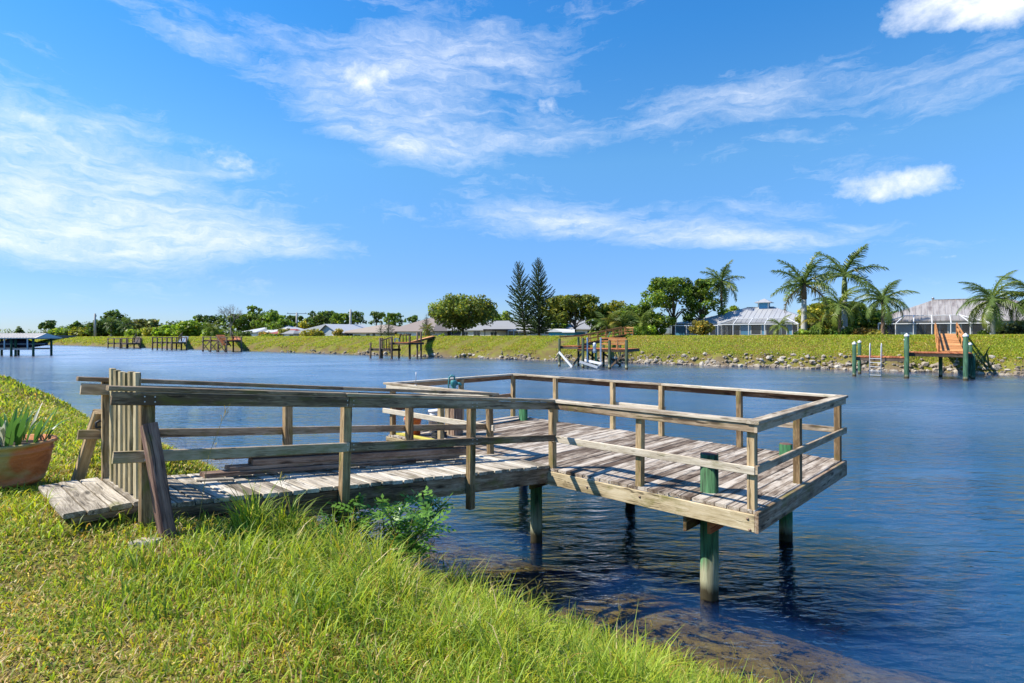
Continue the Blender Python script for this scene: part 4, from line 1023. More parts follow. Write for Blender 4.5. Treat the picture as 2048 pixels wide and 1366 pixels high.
for z in (0.15, 0.45, 0.75, 1.05, 1.35): bar('rung', bp(-2.65, 49.42, z), bp(-1.95, 49.42, z), 0.05, 0.04, 'white_metal', lad)
o = root('spiky_bush', bp(4.6, 57.5, 0), 'dark spiky palmetto clump on the rocks beside the orange ramp', 'bush')
SPIKY = (bp(4.6, 57.6, 0), o)

# central dock with the boat lift
d = root('far_dock', bp(-24.5, 50, 0), 'central far dock of red orange boards with an upper walkway and cross braces', 'dock')
pos_t = lambda u, n: t_of(u, n)
for (u, n, v0, r) in ((1119, 48.5, 677, 0.12), (1157, 50, 674, 0.11), (1166, 47.2, 676, 0.13), (1219, 47.2, 681, 0.13), (1253, 47.5, 680, 0.13), (1176, 51, 690, 0.12), (1207, 51, 690, 0.12), (1240, 52.5, 690, 0.12), (1185, 50.5, 698, 0.10)):
    pilep(d, pos_t(u, n), n, z_of(v0, y_of(u, n)), r, 'pile_old')
platform(d, pos_t(1119, 49) + 0.1, pos_t(1160, 49), 48.6, 51.2, z_of(692, y_of(1140, 48.6)), 'red_wood')
platform(d, pos_t(1163, 49), pos_t(1253, 49) + 0.2, 48.3, 51.6, z_of(697.5, y_of(1210, 48.3)), 'red_wood')
za = z_of(692, y_of(1140, 48.6)); zb2 = z_of(697.5, y_of(1210, 48.3))
bar('rail', bp(pos_t(1119, 48.6), 48.6, za + 0.88), bp(pos_t(1158, 50), 50.0, za + 0.98), 0.06, 0.13, 'orange_wood', d)
railing(d, bp(pos_t(1219, 48.4), 48.4, zb2), bp(pos_t(1252, 48.4), 48.4, zb2), 0.85, 'orange_wood', 3, (1.0, 0.62))
railing(d, bp(pos_t(1202, 51.4), 51.4, zb2), bp(pos_t(1250, 51.4), 51.4, zb2), 0.95, 'orange_wood', 4, (1.0, 0.7, 0.4))
slope_ramp(d, bp(pos_t(1157, 51.5), 51.5, za + 0.05), bp(pos_t(1163, 53.0), 53.0, za + 0.05), bp(pos_t(1243, 65.0), 65.0, 2.98), bp(pos_t(1252, 66.6), 66.6, 2.98), 'orange_wood', 0.35)
railing(d, bp(pos_t(1163, 53.1), 53.1, za), bp(pos_t(1252, 66.6), 66.6, 2.95), 0.95, 'orange_wood', 7, (1.0, 0.55))
railing(d, bp(pos_t(1157, 51.4), 51.4, za), bp(pos_t(1243, 65.0), 65.0, 2.95), 0.95, 'orange_wood', 6, (1.0,))
railing(d, bp(pos_t(1250, 66.5), 66.5, 2.9), bp(pos_t(1266, 66.5), 66.5, 2.9), 0.95, 'orange_wood', 2, (1.0, 0.66, 0.33))
bar('brace', bp(pos_t(1118, 48.3), 48.3, z_of(704, y_of(1118, 48.3))), bp(pos_t(1144, 48.0), 48.0, 0.0), 0.07, 0.20, 'white_paint', d)
bar('brace', bp(pos_t(1164, 49.5), 49.5, z_of(706, y_of(1164, 49.5))), bp(pos_t(1146, 49.8), 49.8, 0.05), 0.07, 0.18, 'far_wood', d)
bar('brace', bp(pos_t(1252, 47.8), 47.8, z_of(706, y_of(1252, 47.8))), bp(pos_t(1222, 48.6), 48.6, 0.15), 0.07, 0.2, 'far_wood', d)
bar('brace', bp(pos_t(1176, 51.3), 51.3, 1.2), bp(pos_t(1207, 51.3), 51.3, 0.1), 0.07, 0.18, 'far_wood', d)
bar('brace', bp(pos_t(1207, 51.4), 51.4, 1.2), bp(pos_t(1240, 52), 52.0, 0.1), 0.07, 0.18, 'far_wood', d)
lf = root('boat_lift', bp(-25.4, 47.6, 0), 'empty white boat lift with cradle beams and motor in front of the red orange dock', 'boat lift')
for u in (1174.5, 1201.5):
    p0 = bp(pos_t(u, 47.4), 47.4, 0.55); bar('guide_pole', p0, Vector((p0.x, p0.y, z_of(675, y_of(u, 47.4)))), 0.12, 0.12, 'white_metal', lf, up=(1, 0, 0))
bar('cradle_beam', bp(pos_t(1160, 46.0), 46.0, 0.62), bp(pos_t(1196, 45.2), 45.2, 0.22), 0.14, 0.2, 'galv', lf)
bar('cradle_beam', bp(pos_t(1165, 47.8), 47.8, 0.72), bp(pos_t(1204, 46.9), 46.9, 0.45), 0.16, 0.2, 'white_metal', lf)
bar('cross_beam', bp(pos_t(1160, 46.0), 46.0, 0.55), bp(pos_t(1166, 47.9), 47.9, 0.60), 0.14, 0.18, 'galv', lf)
bar('cross_beam', bp(pos_t(1195, 45.3), 45.3, 0.2), bp(pos_t(1204, 46.9), 46.9, 0.38), 0.14, 0.18, 'galv', lf)
mp = bp(pos_t(1192, 48.0), 48.0, 0)
tube('motor_post', [mp + Vector((0, 0, -2)), mp + Vector((0, 0, 1.7))], 0.12, 'pile_pale', lf, 10)
link('motor', lathe_mesh('motor', [(0.0, 0), (0.16, 0.02), (0.18, 0.3), (0.12, 0.5), (0.17, 0.55), (0.17, 0.85), (0.1, 0.95), (0.0, 0.97)], 12), 'white_metal', lf, Matrix.Translation(mp + Vector((-0.15, -0.1, 1.35))))
o = root('gear_heap', mp + Vector((0, 0, 0)), 'dark green folded chair on the upper walkway of the central dock', 'chair')
cpt = bp(pos_t(1210, 56), 56.0, za + 0.35)
WM[o] = Matrix.Translation(cpt); o.matrix_basis = WM[o]; o.name = 'folded_chair'
bar('seat', cpt + Vector((-0.35, 0, 0.3)), cpt + Vector((0.3, 0, 0.42)), 0.5, 0.06, 'pile_far', o); bar('backrest', cpt + Vector((0.3, 0, 0.42)), cpt + Vector((0.55, 0, 0.95)), 0.5, 0.05, 'pile_far', o)
for dx in (-0.3, 0.3): bar('leg', cpt + Vector((dx, 0.2, -0.15)), cpt + Vector((dx, 0.2, 0.36)), 0.05, 0.05, 'dark_metal', o, up=(1, 0, 0)); bar('leg', cpt + Vector((dx, -0.2, -0.15)), cpt + Vector((dx, -0.2, 0.36)), 0.05, 0.05, 'dark_metal', o, up=(1, 0, 0))

# the dock in front of the taupe roofed house
d = root('far_dock', bp(-55, 52, 0), 'dark dock with red steps and a long ramp before the taupe roofed house', 'dock')
for (u, n, v0, r) in ((741, 50.5, 685, 0.13), (760, 50.5, 676, 0.13), (764, 52.0, 676, 0.12), (783.5, 50.5, 673, 0.14), (798, 52.5, 684, 0.12), (819.5, 51.5, 673, 0.14)):
    pilep(d, pos_t(u, n), n, z_of(v0, y_of(u, n)), r, 'far_wood')
zl = z_of(697, y_of(750, 51)); zh = z_of(684.5, y_of(800, 51))
platform(d, pos_t(741, 51), pos_t(784, 51) - 0.05, 50.6, 52.6, zl, 'far_wood', pw=0.35); platform(d, pos_t(784, 51), pos_t(821, 51), 50.6, 53.4, zh, 'red_wood', pw=0.35)
for i in range(4):
    f = (i + 0.5) / 4; t = pos_t(770, 51) + f * (pos_t(783, 51) - pos_t(770, 51)); bar('step', bp(t, 50.8, zl + (zh - zl) * f), bp(t, 52.3, zl + (zh - zl) * f), 0.38, 0.06, 'red_wood', d)
bar('rail', bp(pos_t(763, 50.6), 50.6, z_of(681, y_of(763, 50.6))), bp(pos_t(783, 50.6), 50.6, z_of(674.5, y_of(783, 50.6))), 0.07, 0.16, 'far_wood', d)
for u in (768, 773, 778): p0 = bp(pos_t(u, 50.6), 50.6, zl); bar('post', p0, p0 + Vector((0, 0, 1.2)), 0.09, 0.09, 'far_wood', d, up=(1, 0, 0))
slope_ramp(d, bp(pos_t(820, 52), 52.0, zh), bp(pos_t(818, 53.4), 53.4, zh), bp(pos_t(868, 65.0), 65.0, 2.72), bp(pos_t(862, 66.4), 66.4, 2.72), 'orange_wood', 0.5)
for (u, n) in ((834.5, 55.5), (842, 56.5)): pilep(d, pos_t(u, n), n, z_of(664, y_of(u, n)), 0.13, 'far_wood')
railing(d, bp(pos_t(800, 53.3), 53.3, zh), bp(pos_t(819, 53.3), 53.3, zh), 0.9, 'far_wood', 4, (1.0,))
cc = bp(pos_t(794, 52.2), 52.2, zh)
o = root('deck_chair', cc, 'small blue deck chair on the far dark dock', 'chair')
bar('seat', cc + Vector((-.3, 0, .42)), cc + Vector((.3, 0, .38)), 0.55, 0.06, 'wall_blue', o); bar('backrest', cc + Vector((.3, 0, .38)), cc + Vector((.55, 0, 1.05)), 0.55, 0.06, 'dark_metal', o)
for dx, dy in ((-.28, -.24), (-.28, .24), (.28, -.24), (.28, .24)): bar('leg', cc + Vector((dx, dy, 0)), cc + Vector((dx, dy, .4)), 0.06, 0.06, 'wall_blue', o, up=(1, 0, 0))
# three small docks far down the canal
def small_dock(u0, u1, vdeck, vtop, label, mat, nleg, ramp_u=None, braces=False, n0=52.0, rmat=None):
    um = (u0 + u1) / 2
    d = root('far_dock', bp(pos_t(um, n0), n0, 0), label, 'dock')
    zd = z_of(vdeck, y_of(um, n0)); zt_ = z_of(vtop, y_of(um, n0))
    ta, tb = pos_t(u0, n0), pos_t(u1, n0)
    for i in range(nleg):
        t = ta + (tb - ta) * i / (nleg - 1)
        for n in (n0, n0 + 2.6): pilep(d, t, n, zt_, 0.13, 'far_wood')
    platform(d, ta, tb, n0 + 0.1, n0 + 2.6, zd, mat, pw=0.6)
    for n in (n0 - 0.1, n0 + 2.7): bar('rail', bp(ta, n, zt_ - 0.1), bp(tb, n, zt_ - 0.1), 0.08, 0.16, 'far_wood', d)
    if braces:
        for i in range(nleg - 1):
            a, b = ta + (tb - ta) * i / (nleg - 1), ta + (tb - ta) * (i + 1) / (nleg - 1)
            bar('brace', bp(a, n0 - 0.15, 0.1), bp(b, n0 - 0.15, zd - 0.2), 0.08, 0.16, 'far_wood', d); bar('brace', bp(a, n0 - 0.25, zd - 0.2), bp(b, n0 - 0.25, 0.1), 0.08, 0.16, 'far_wood', d)
    if ramp_u:
        tr = pos_t(ramp_u, 66.0); zc = float(crest_z(tr)) + 0.1
        slope_ramp(d, bp(tb, n0 + 1.2, zd), bp(tb - 0.3, n0 + 2.6, zd), bp(tr, 65.2, zc), bp(tr - 0.3, 66.6, zc), rmat or mat, 0.7)
        railing(d, bp(tb, n0 + 1.1, zd), bp(tr, 65.2, zc), 0.9, 'far_wood', 5, (1.0,))
    return d, zd, ta, tb
small_dock(216, 253, 686, 676, 'smallest dark dock, nearest to the bridge', 'far_wood', 4, 280)
small_dock(305, 344, 684, 674, 'dark dock with a pale slide like ramp, middle one of the three small far docks', 'far_wood', 5, 372, rmat='galv')
d, zd, ta, tb = small_dock(406, 453, 680, 673, 'dark cross braced dock with red steps, nearest of the three small far docks', 'red_wood', 4, 472, True)
slope_ramp(d, bp(tb - 0.4, 51.6, zd - 0.9), bp(tb - 0.4, 53, zd - 0.9), bp(tb - 2.6, 51.6, zd + 0.9), bp(tb - 2.6, 53, zd + 0.9), 'red_wood', 0.5)

# ---- road bridge at the end of the canal
br = root('road_bridge', bp(-205, 30, 0), 'low grey concrete road bridge across the far end of the canal', 'bridge', rotz=BANK_ROT)
MB_ = BM(-205, 30, 0.0)
lbox('bridge_deck', -4.0, 4.0, -45, 36, 1.45, 2.15, 'bridge_concrete', br, MB_)
for x in (-3.9, 3.9): lbox('parapet', x - 0.12, x + 0.12, -45, 36, 2.15, 2.5, 'bridge_concrete', br, MB_)
for x in (3.9,):
    for k in range(17):
        y = -44 + k * 4.9; lbox('rail_post', x - 0.06, x + 0.06, y - 0.06, y + 0.06, 2.5, 3.05, 'dark_metal', br, MB_)
    lbox('hand_rail', x - 0.05, x + 0.05, -44, 35.5, 3.05, 3.17, 'dark_metal', br, MB_)
for y in (-20, 2, 17): lbox('pier', -3.6, 3.6, y - 0.9, y + 0.9, -3, 1.65, 'concrete', br, MB_)

# ---- covered boat lift and the boat in it
YL = 80.0
def lw(u, dy, z): Y = YL + dy; return Vector((k_of(u) * YL, Y, z))
bh = root('boat_house', lw(20, 1.5, 0), 'open boat shelter with a pale metal roof on green pilings at the left edge', 'boat shelter')
xL, xR = -5.6, 3.75
c0 = lw(20, 0, 0)
def bq(x, y, z): return c0 + Vector((x, y, z))
rz0, rz1 = z_of(675.5, 80), z_of(666.5, 82)
ribs = lmesh('roof', [bq(xL, -0.5, rz0), bq(xR + 0.25, -0.5, rz0), bq(xR - 0.15, 1.8, rz1), bq(xL, 1.8, rz1), bq(xR + 0.25, 4.1, rz0), bq(xL, 4.1, rz0), bq(xL, -0.5, rz0 - .12), bq(xR + .25, -0.5, rz0 - .12), bq(xR + .25, 4.1, rz0 - .12), bq(xL, 4.1, rz0 - .12)],
      [(0, 1, 2, 3), (3, 2, 4, 5), (0, 6, 7, 1), (1, 7, 8, 4), (6, 9, 8, 7), (1, 4, 2), (4, 8, 9, 5)], 'boat_roof', bh, None)
x = xL + 0.2
while x < xR: bar('seam', bq(x, -0.5, rz0 + 0.02), bq(x - 0.03, 1.8, rz1 + 0.02), 0.07, 0.06, 'boat_roof', ribs); x += 0.42
for (u, dy) in ((25, -0.2), (30, 0.1), (63.5, 3.4), (69, -0.2), (-40, -0.2), (-40, 3.4), (-5, 3.4)):
    p0 = Vector((k_of(u) * YL, YL + dy, -2.5)); tube('piling', [p0, p0 + Vector((0, 0, 2.5)), Vector((p0.x, p0.y, rz0 - 0.1))], 0.15, 'pile_far', bh, 10)
bar('cradle_beam', bq(xL, -0.1, 0.98), bq(xR - 0.3, -0.1, 0.98), 0.2, 0.22, 'galv', bh)
bar('cradle_beam', bq(xL, 2.6, 0.98), bq(xR - 0.3, 2.6, 0.98), 0.2, 0.22, 'galv', bh)
for u in (12, 58): p0 = Vector((k_of(u) * YL, YL - 0.25, 0.9)); bar('guide_pole', p0, p0 + Vector((0, 0, 1.55)), 0.12, 0.12, 'white_metal', bh, up=(1, 0, 0))
def boat():
    o = root('covered_boat', bq(-0.6, 1.3, 1.1), 'motor boat under a dark navy cover hanging in the boat shelter', 'boat')
    vs_, fs = [], []; seg = 14
    secs = []
    for i in range(seg + 1):
        f = i / seg; x = -5.0 + 8.3 * f + 1.5
        wv = 1.05 * min(1.0, (1 - f) * 3.2) ** 0.6 if f > 0.6 else 1.05
        wv = max(wv, 0.03)
        h = 0.55 + 0.85 * math.exp(-((f - 0.48) / 0.24) ** 2) + 0.05 * f
        keel = 0.08 + 0.45 * max(0, f - 0.72) * 3
        secs.append([(x, 0, keel), (x, -wv * 0.75, keel + 0.16), (x, -wv, 0.62), (x, -wv * 0.8, 0.62 + (h - 0.5) * 0.55), (x, 0, 0.68 + (h - 0.5)), (x, wv * 0.8, 0.62 + (h - 0.5) * 0.55), (x, wv, 0.62), (x, wv * 0.75, keel + 0.16)])
    for s_ in secs: vs_ += s_
    for i in range(seg):
        for k in range(8): fs.append((i * 8 + k, i * 8 + (k + 1) % 8, (i + 1) * 8 + (k + 1) % 8, (i + 1) * 8 + k))
    fs += [tuple(range(7, -1, -1)), tuple(range(seg * 8, seg * 8 + 8))]
    M = Matrix.Translation(bq(-0.6, 1.3, 1.05))
    h = link('hull', mesh('hull', vs_, fs, True), 'navy_canvas', o, M)
    tube('rub_rail', [M @ Vector((x + 1.5, -1.07 * min(1, max(0.05, (1 - (x + 5) / 8.3)) * 3.2) ** 0.6 - 0.02 if (x + 5) / 8.3 > 0.6 else -1.08, 0.62)) for x in np.linspace(-5, 3.2, 16)], 0.035, 'white_metal', o, 6)
    link('windscreen', lathe_mesh('windscreen', [(0.45, 0.0), (0.5, 0.12), (0.3, 0.2), (0.0, 0.22)], 12), 'white_metal', o, M @ Matrix.Translation((0.7, 0, 1.5)))
boat()

# ---- utility poles
def pole(u, Y, vt, label, r=0.14, arm=None, mat='galv', group=None):
    X = k_of(u) * Y; z0 = 1.5; zt_ = z_of(vt, Y)
    o = root('utility_pole', (X, Y, z0), label, 'pole')
    tube('pole_shaft', [Vector((X, Y, z0)), Vector((X, Y, zt_))], [r * 1.15, r * 0.8], mat, o, 10)
    for (dz, w_) in (arm or []):
        bar('cross_arm', Vector((X - w_, Y, zt_ - dz)), Vector((X + w_, Y, zt_ - dz)), 0.12, 0.14, mat, o)
        for sx in (-0.9, 0, 0.9): link('insulator', lathe_mesh('insulator', [(0.05, 0), (0.07, 0.08), (0.04, 0.2), (0.0, 0.22)], 8), 'dark_metal', o, Matrix.Translation((X + sx * w_, Y, zt_ - dz + 0.07)))
    tube('bracket', [Vector((X, Y, zt_ - 0.6)), Vector((X + 0.35, Y, zt_ - 0.45)), Vector((X + 0.4, Y, zt_ - 0.9))], 0.07, 'dark_metal', o, 6)
    return X, zt_
pole(190, 172, 627, 'tall pale concrete utility pole standing alone at the end of the bank near the bridge', 0.32, None, 'concrete')
pole(593.5, 140, 625.5, 'utility pole with a wide cross arm behind the gabled house', 0.24, [(0.2, 2.4)], 'concrete')
pole(701, 118, 619, 'plain pale utility pole rising behind the cream walled house', 0.24, None, 'concrete')
pole(864.5, 122, 610, 'dark utility pole half hidden by the left edge of the round oak', 0.2, None, 'pale_bark')
pole(1100.5, 118, 594, 'dark utility pole just right of the tall Norfolk pines', 0.22, [(1.2, 0.8), (2.8, 0.8)], 'bark')

# ---- riprap along the far waterline
def rock_mesh(seed):
    r_ = np.random.default_rng(seed); bm = bmesh.new(); bmesh.ops.create_icosphere(bm, subdivisions=1, radius=1.0)
    for v in bm.verts:
        d_ = 0.72 + 0.5 * r_.random(); v.co = Vector((v.co.x * d_, v.co.y * d_ * 0.85, v.co.z * d_ * 0.62))
    me = bpy.data.meshes.new('rock'); bm.to_mesh(me); bm.free(); me.materials.append(MATS['riprap']); return me
RM = [rock_mesh(i) for i in range(10)]
cands = []
for i in range(2000):
    t = -95 + 110 * rng.random() ** 0.6
    if t < -45 and rng.random() < 0.45: continue
    band = 0.55 + 0.75 * max(0, min(1, (t + 50) / 45))
    hgt = max(0.0, rng.normal(0.16, 0.36)) * band - 0.12 + 0.12 * math.sin(t * 0.9)
    n = FAR + 0.35 * math.sin(t * 0.5) + 0.2 * math.sin(t * 1.7) + hgt
    sz = float(np.clip(rng.lognormal(-1.75, 0.4), 0.08, 0.40)) * (1.1 if t > -30 else 1.0) * (1 - 0.25 * min(1, max(0, hgt)))
    cands.append((sz / world_tn(t, n).length, t, n, sz))
cands.sort(reverse=True)
restV, restF, off_ = [], [], 0
for i, (_, t, n, sz) in enumerate(cands):
    M = Matrix.Translation(world_tn(t, n, cgz(t, n) + sz * 0.18)) @ Matrix.Rotation(rng.uniform(0, 6.28), 4, 'Z') @ Matrix.Rotation(rng.normal(0, 0.3), 4, 'X') @ Matrix.Diagonal((sz, sz * rng.uniform(.7, 1.1), sz * rng.uniform(.7, 1.2), 1))
    me = RM[i % 10]
    if i < 290:
        o = link('riprap_rock', me, None, None, M)
        tag(o, 'pale rough rock at the waterline of the far bank', 'rock', 'riprap rocks along the far bank')
    else:
        restV += [M @ v.co for v in me.vertices]; restF += [tuple(off_ + k for k in p.vertices) for p in me.polygons]; off_ += len(me.vertices)
o = link('riprap', mesh('riprap', restV, restF), 'riprap'); tag(o, 'small stones between the rocks along the far waterline', kind='stuff')
# ================================================================== vegetation
def leaf_cloud(blobs, n, size, base, var=0.3, flat=0.55, yellow=0.0, up=0.35):
    B = np.array(blobs, float); w = B[:, 3] ** 2; idx = rng.choice(len(B), n, p=w / w.sum())
    d = rng.normal(size=(n, 3)); d /= np.linalg.norm(d, axis=1)[:, None]
    rad = B[idx, 3] * (0.35 + 0.75 * rng.random(n) ** 0.6 + 0.25 * (rng.random(n) > 0.85) * rng.random(n))
    P = B[idx, :3] + d * rad[:, None] * np.array([1, 1, flat + 0.25])
    nrm = d * 0.8 + rng.normal(size=(n, 3)) * 0.7 + np.array([0, 0, up]); nrm /= np.linalg.norm(nrm, axis=1)[:, None]
    a = np.cross(nrm, rng.normal(size=(n, 3))); a /= np.linalg.norm(a, axis=1)[:, None]; b = np.cross(nrm, a)
    s = size * (0.55 + 0.9 * rng.random(n))
    asp = 0.45 + 0.4 * rng.random(n)
    V = np.stack([P - a * s[:, None], P - b * (s * asp)[:, None], P + a * s[:, None], P + b * (s * asp)[:, None]], 1)
    bt = 1 + var * 0.8 * rng.normal(size=len(B))
    c = np.array(base)[None, :] * np.clip(bt[idx] * (1 + var * rng.normal(size=n)), 0.35, 2.0)[:, None]
    if yellow > 0:
        m = rng.random(n) < yellow; c[m] = c[m] * np.array([1.9, 1.35, 0.9])
    return V, c
def limbs_mesh(h0, top, spread, n, r, seedp):
    bm_v, bm_f = [], []
    def add(pts, rad, seg=7):
        me = tube_mesh('x', pts, rad, seg, True); o_ = len(bm_v)
        bm_v.extend([v.co.copy() for v in me.vertices]); bm_f.extend([tuple(o_ + k for k in p.vertices) for p in me.polygons]); bpy.data.meshes.remove(me)
    add([(0, 0, -0.4), (0.03 * r, 0, h0 * 0.5), (0.1 * r, 0.05, h0), (0.0, 0.1, (h0 + top) / 2), (0.1, 0, top * 0.92)], [r * 1.35, r * 1.05, r * 0.9, r * 0.5, r * 0.12], 9)
    for i in range(n):
        a = 6.283 * i / n + random.uniform(-.4, .4); z0 = h0 * random.uniform(0.75, 1.15); l = spread * random.uniform(0.55, 0.95)
        z1 = z0 + (top - z0) * random.uniform(0.25, 0.75)
        add([(0, 0, z0), (math.cos(a) * l * .35, math.sin(a) * l * .35, z0 + (z1 - z0) * .5), (math.cos(a) * l * .7, math.sin(a) * l * .7, z0 + (z1 - z0) * .8), (math.cos(a) * l, math.sin(a) * l, z1)], [r * .55, r * .42, r * .25, r * .07], 6)
    return mesh('trunk', bm_v, bm_f, True)
CREST_N = 66.5
def tree(u, dn, vtop, wpx, label, style='round', base=(0.05, 0.085, 0.018), n=None, size=None, name='tree', cat='tree', vbase=None, bark='bark', seedv=0, dens=1.0, yellow=0.1, var=0.3, group=None):
    nn = CREST_N + dn; t = t_of(u, nn); Y = y_of(u, nn); zg = cgz(t, nn)
    H = z_of(vtop, Y) - zg; W = wpx * (1.22 if style in ('round', 'open', 'pine') and wpx < 80 else 1.12) / F_PX * Y
    o = root(name, world_tn(t, nn, zg), label, cat, group)
    M = Matrix.Translation(world_tn(t, nn, zg))
    dist = world_tn(t, nn).length
    size = size or max(0.13, dist * 0.0021)
    blobs = []
    if style == 'round':
        c0 = 0.13 if vbase is None else (z_of(vbase, Y) - zg) / H
        nb = 60
        for i in range(nb):
            d = rng.normal(size=3); d /= np.linalg.norm(d); rr = rng.random() ** 0.3
            zc = c0 + (1 - c0) * 0.48; rb = W * rng.uniform(0.07, 0.13)
            x, y, z = d[0] * rr * (W / 2 - rb), d[1] * rr * (W / 2 - rb), (zc + d[2] * rr * (1 - c0) * 0.44) * H
            if z + rb > H: z = H - rb * 0.9
            blobs.append((x, y, z, rb))
    elif style == 'open':            # separate clumps with sky between
        c0 = 0.3 if vbase is None else (z_of(vbase, Y) - zg) / H
        for i in range(64):
            a = rng.uniform(0, 6.28); rr = math.sqrt(rng.random()); rb = W * rng.uniform(0.05, 0.105)
            z = (c0 + (1 - c0) * rng.random() ** 0.7) * H; prof = 0.55 + 0.45 * math.sin(math.pi * min(1, max(0, (z / H - c0) / (1 - c0))) ** 0.8)
            blobs.append((math.cos(a) * rr * (W / 2 - rb) * prof * 1.1, math.sin(a) * rr * (W / 2 - rb) * prof, min(z, H - rb * 0.7), rb))
    elif style == 'pine':            # slash pine: flat clumps high on a bare stem
        for i in range(18):
            a = rng.uniform(0, 6.28); rr = rng.random() ** 0.6; rb = W * rng.uniform(0.08, 0.15)
            z = H * rng.uniform(0.62, 0.95); blobs.append((math.cos(a) * rr * (W / 2 - rb), math.sin(a) * rr * (W / 2 - rb), z, rb))
        blobs.append((0, 0, H * 0.93, W * 0.16))
    elif style == 'cone':
        for i in range(16):
            f = (i + 0.5) / 16; rb = W * 0.5 * (1 - f) * 0.55 + 0.02 * H
            for k in range(4): a = rng.uniform(0, 6.28); blobs.append((math.cos(a) * rb * 0.9, math.sin(a) * rb * 0.9, H * (0.08 + 0.90 * f), rb * 0.75))
    elif style == 'bush':
        for i in range(16):
            a = rng.uniform(0, 6.28); rr = math.sqrt(rng.random()); rb = min(W * rng.uniform(0.13, 0.22), H * 0.5)
            blobs.append((math.cos(a) * rr * (W / 2 - rb), math.sin(a) * rr * (W / 2 - rb) * 0.6, max(rb * 0.5, H * rng.uniform(0.2, 0.95) - rb * 0.7), rb))
    elif style == 'hedge':
        for i in range(26):
            rb = H * 0.24; blobs.append((rng.uniform(-W / 2 + rb, W / 2 - rb), rng.uniform(-0.5, 0.5), rng.uniform(rb, H - rb * 0.9), rb))
    area = sum(b[3] ** 2 for b in blobs) * 12.6
    n = n or int(min(11000, max(500, 0.5 * area / (size * size) * dens)))
    V, c = leaf_cloud(blobs, n, size, base, var, yellow=yellow)
    link('crown' if cat == 'tree' else 'foliage', quads_mesh('crown', V, c), 'leaf', o, M)['kind'] = 'stuff'
    if style in ('round', 'open'): link('trunk', limbs_mesh(H * (0.24 if style == 'round' else 0.34), H * 0.86, W * 0.36, 7 if style == 'round' else 9, max(0.12, H * 0.026), 0), bark, o, M)
    elif style == 'pine': link('trunk', limbs_mesh(H * 0.62, H * 0.95, W * 0.4, 6, max(0.12, H * 0.018), 0), bark, o, M)
    elif style == 'cone': link('trunk', tube_mesh('trunk', [(0, 0, -0.3), (0, 0, H * 0.95)], [H * 0.02, 0.03], 8), bark, o, M)
    else: link('stem', limbs_mesh(H * 0.2, H * 0.8, W * 0.3, 5, max(0.05, H * 0.03), 0), bark, o, M)
    return o, M, H, W
G1, G2, G3, G4, G5 = (0.050, 0.085, 0.016), (0.075, 0.115, 0.020), (0.032, 0.058, 0.018), (0.10, 0.115, 0.022), (0.085, 0.135, 0.018)
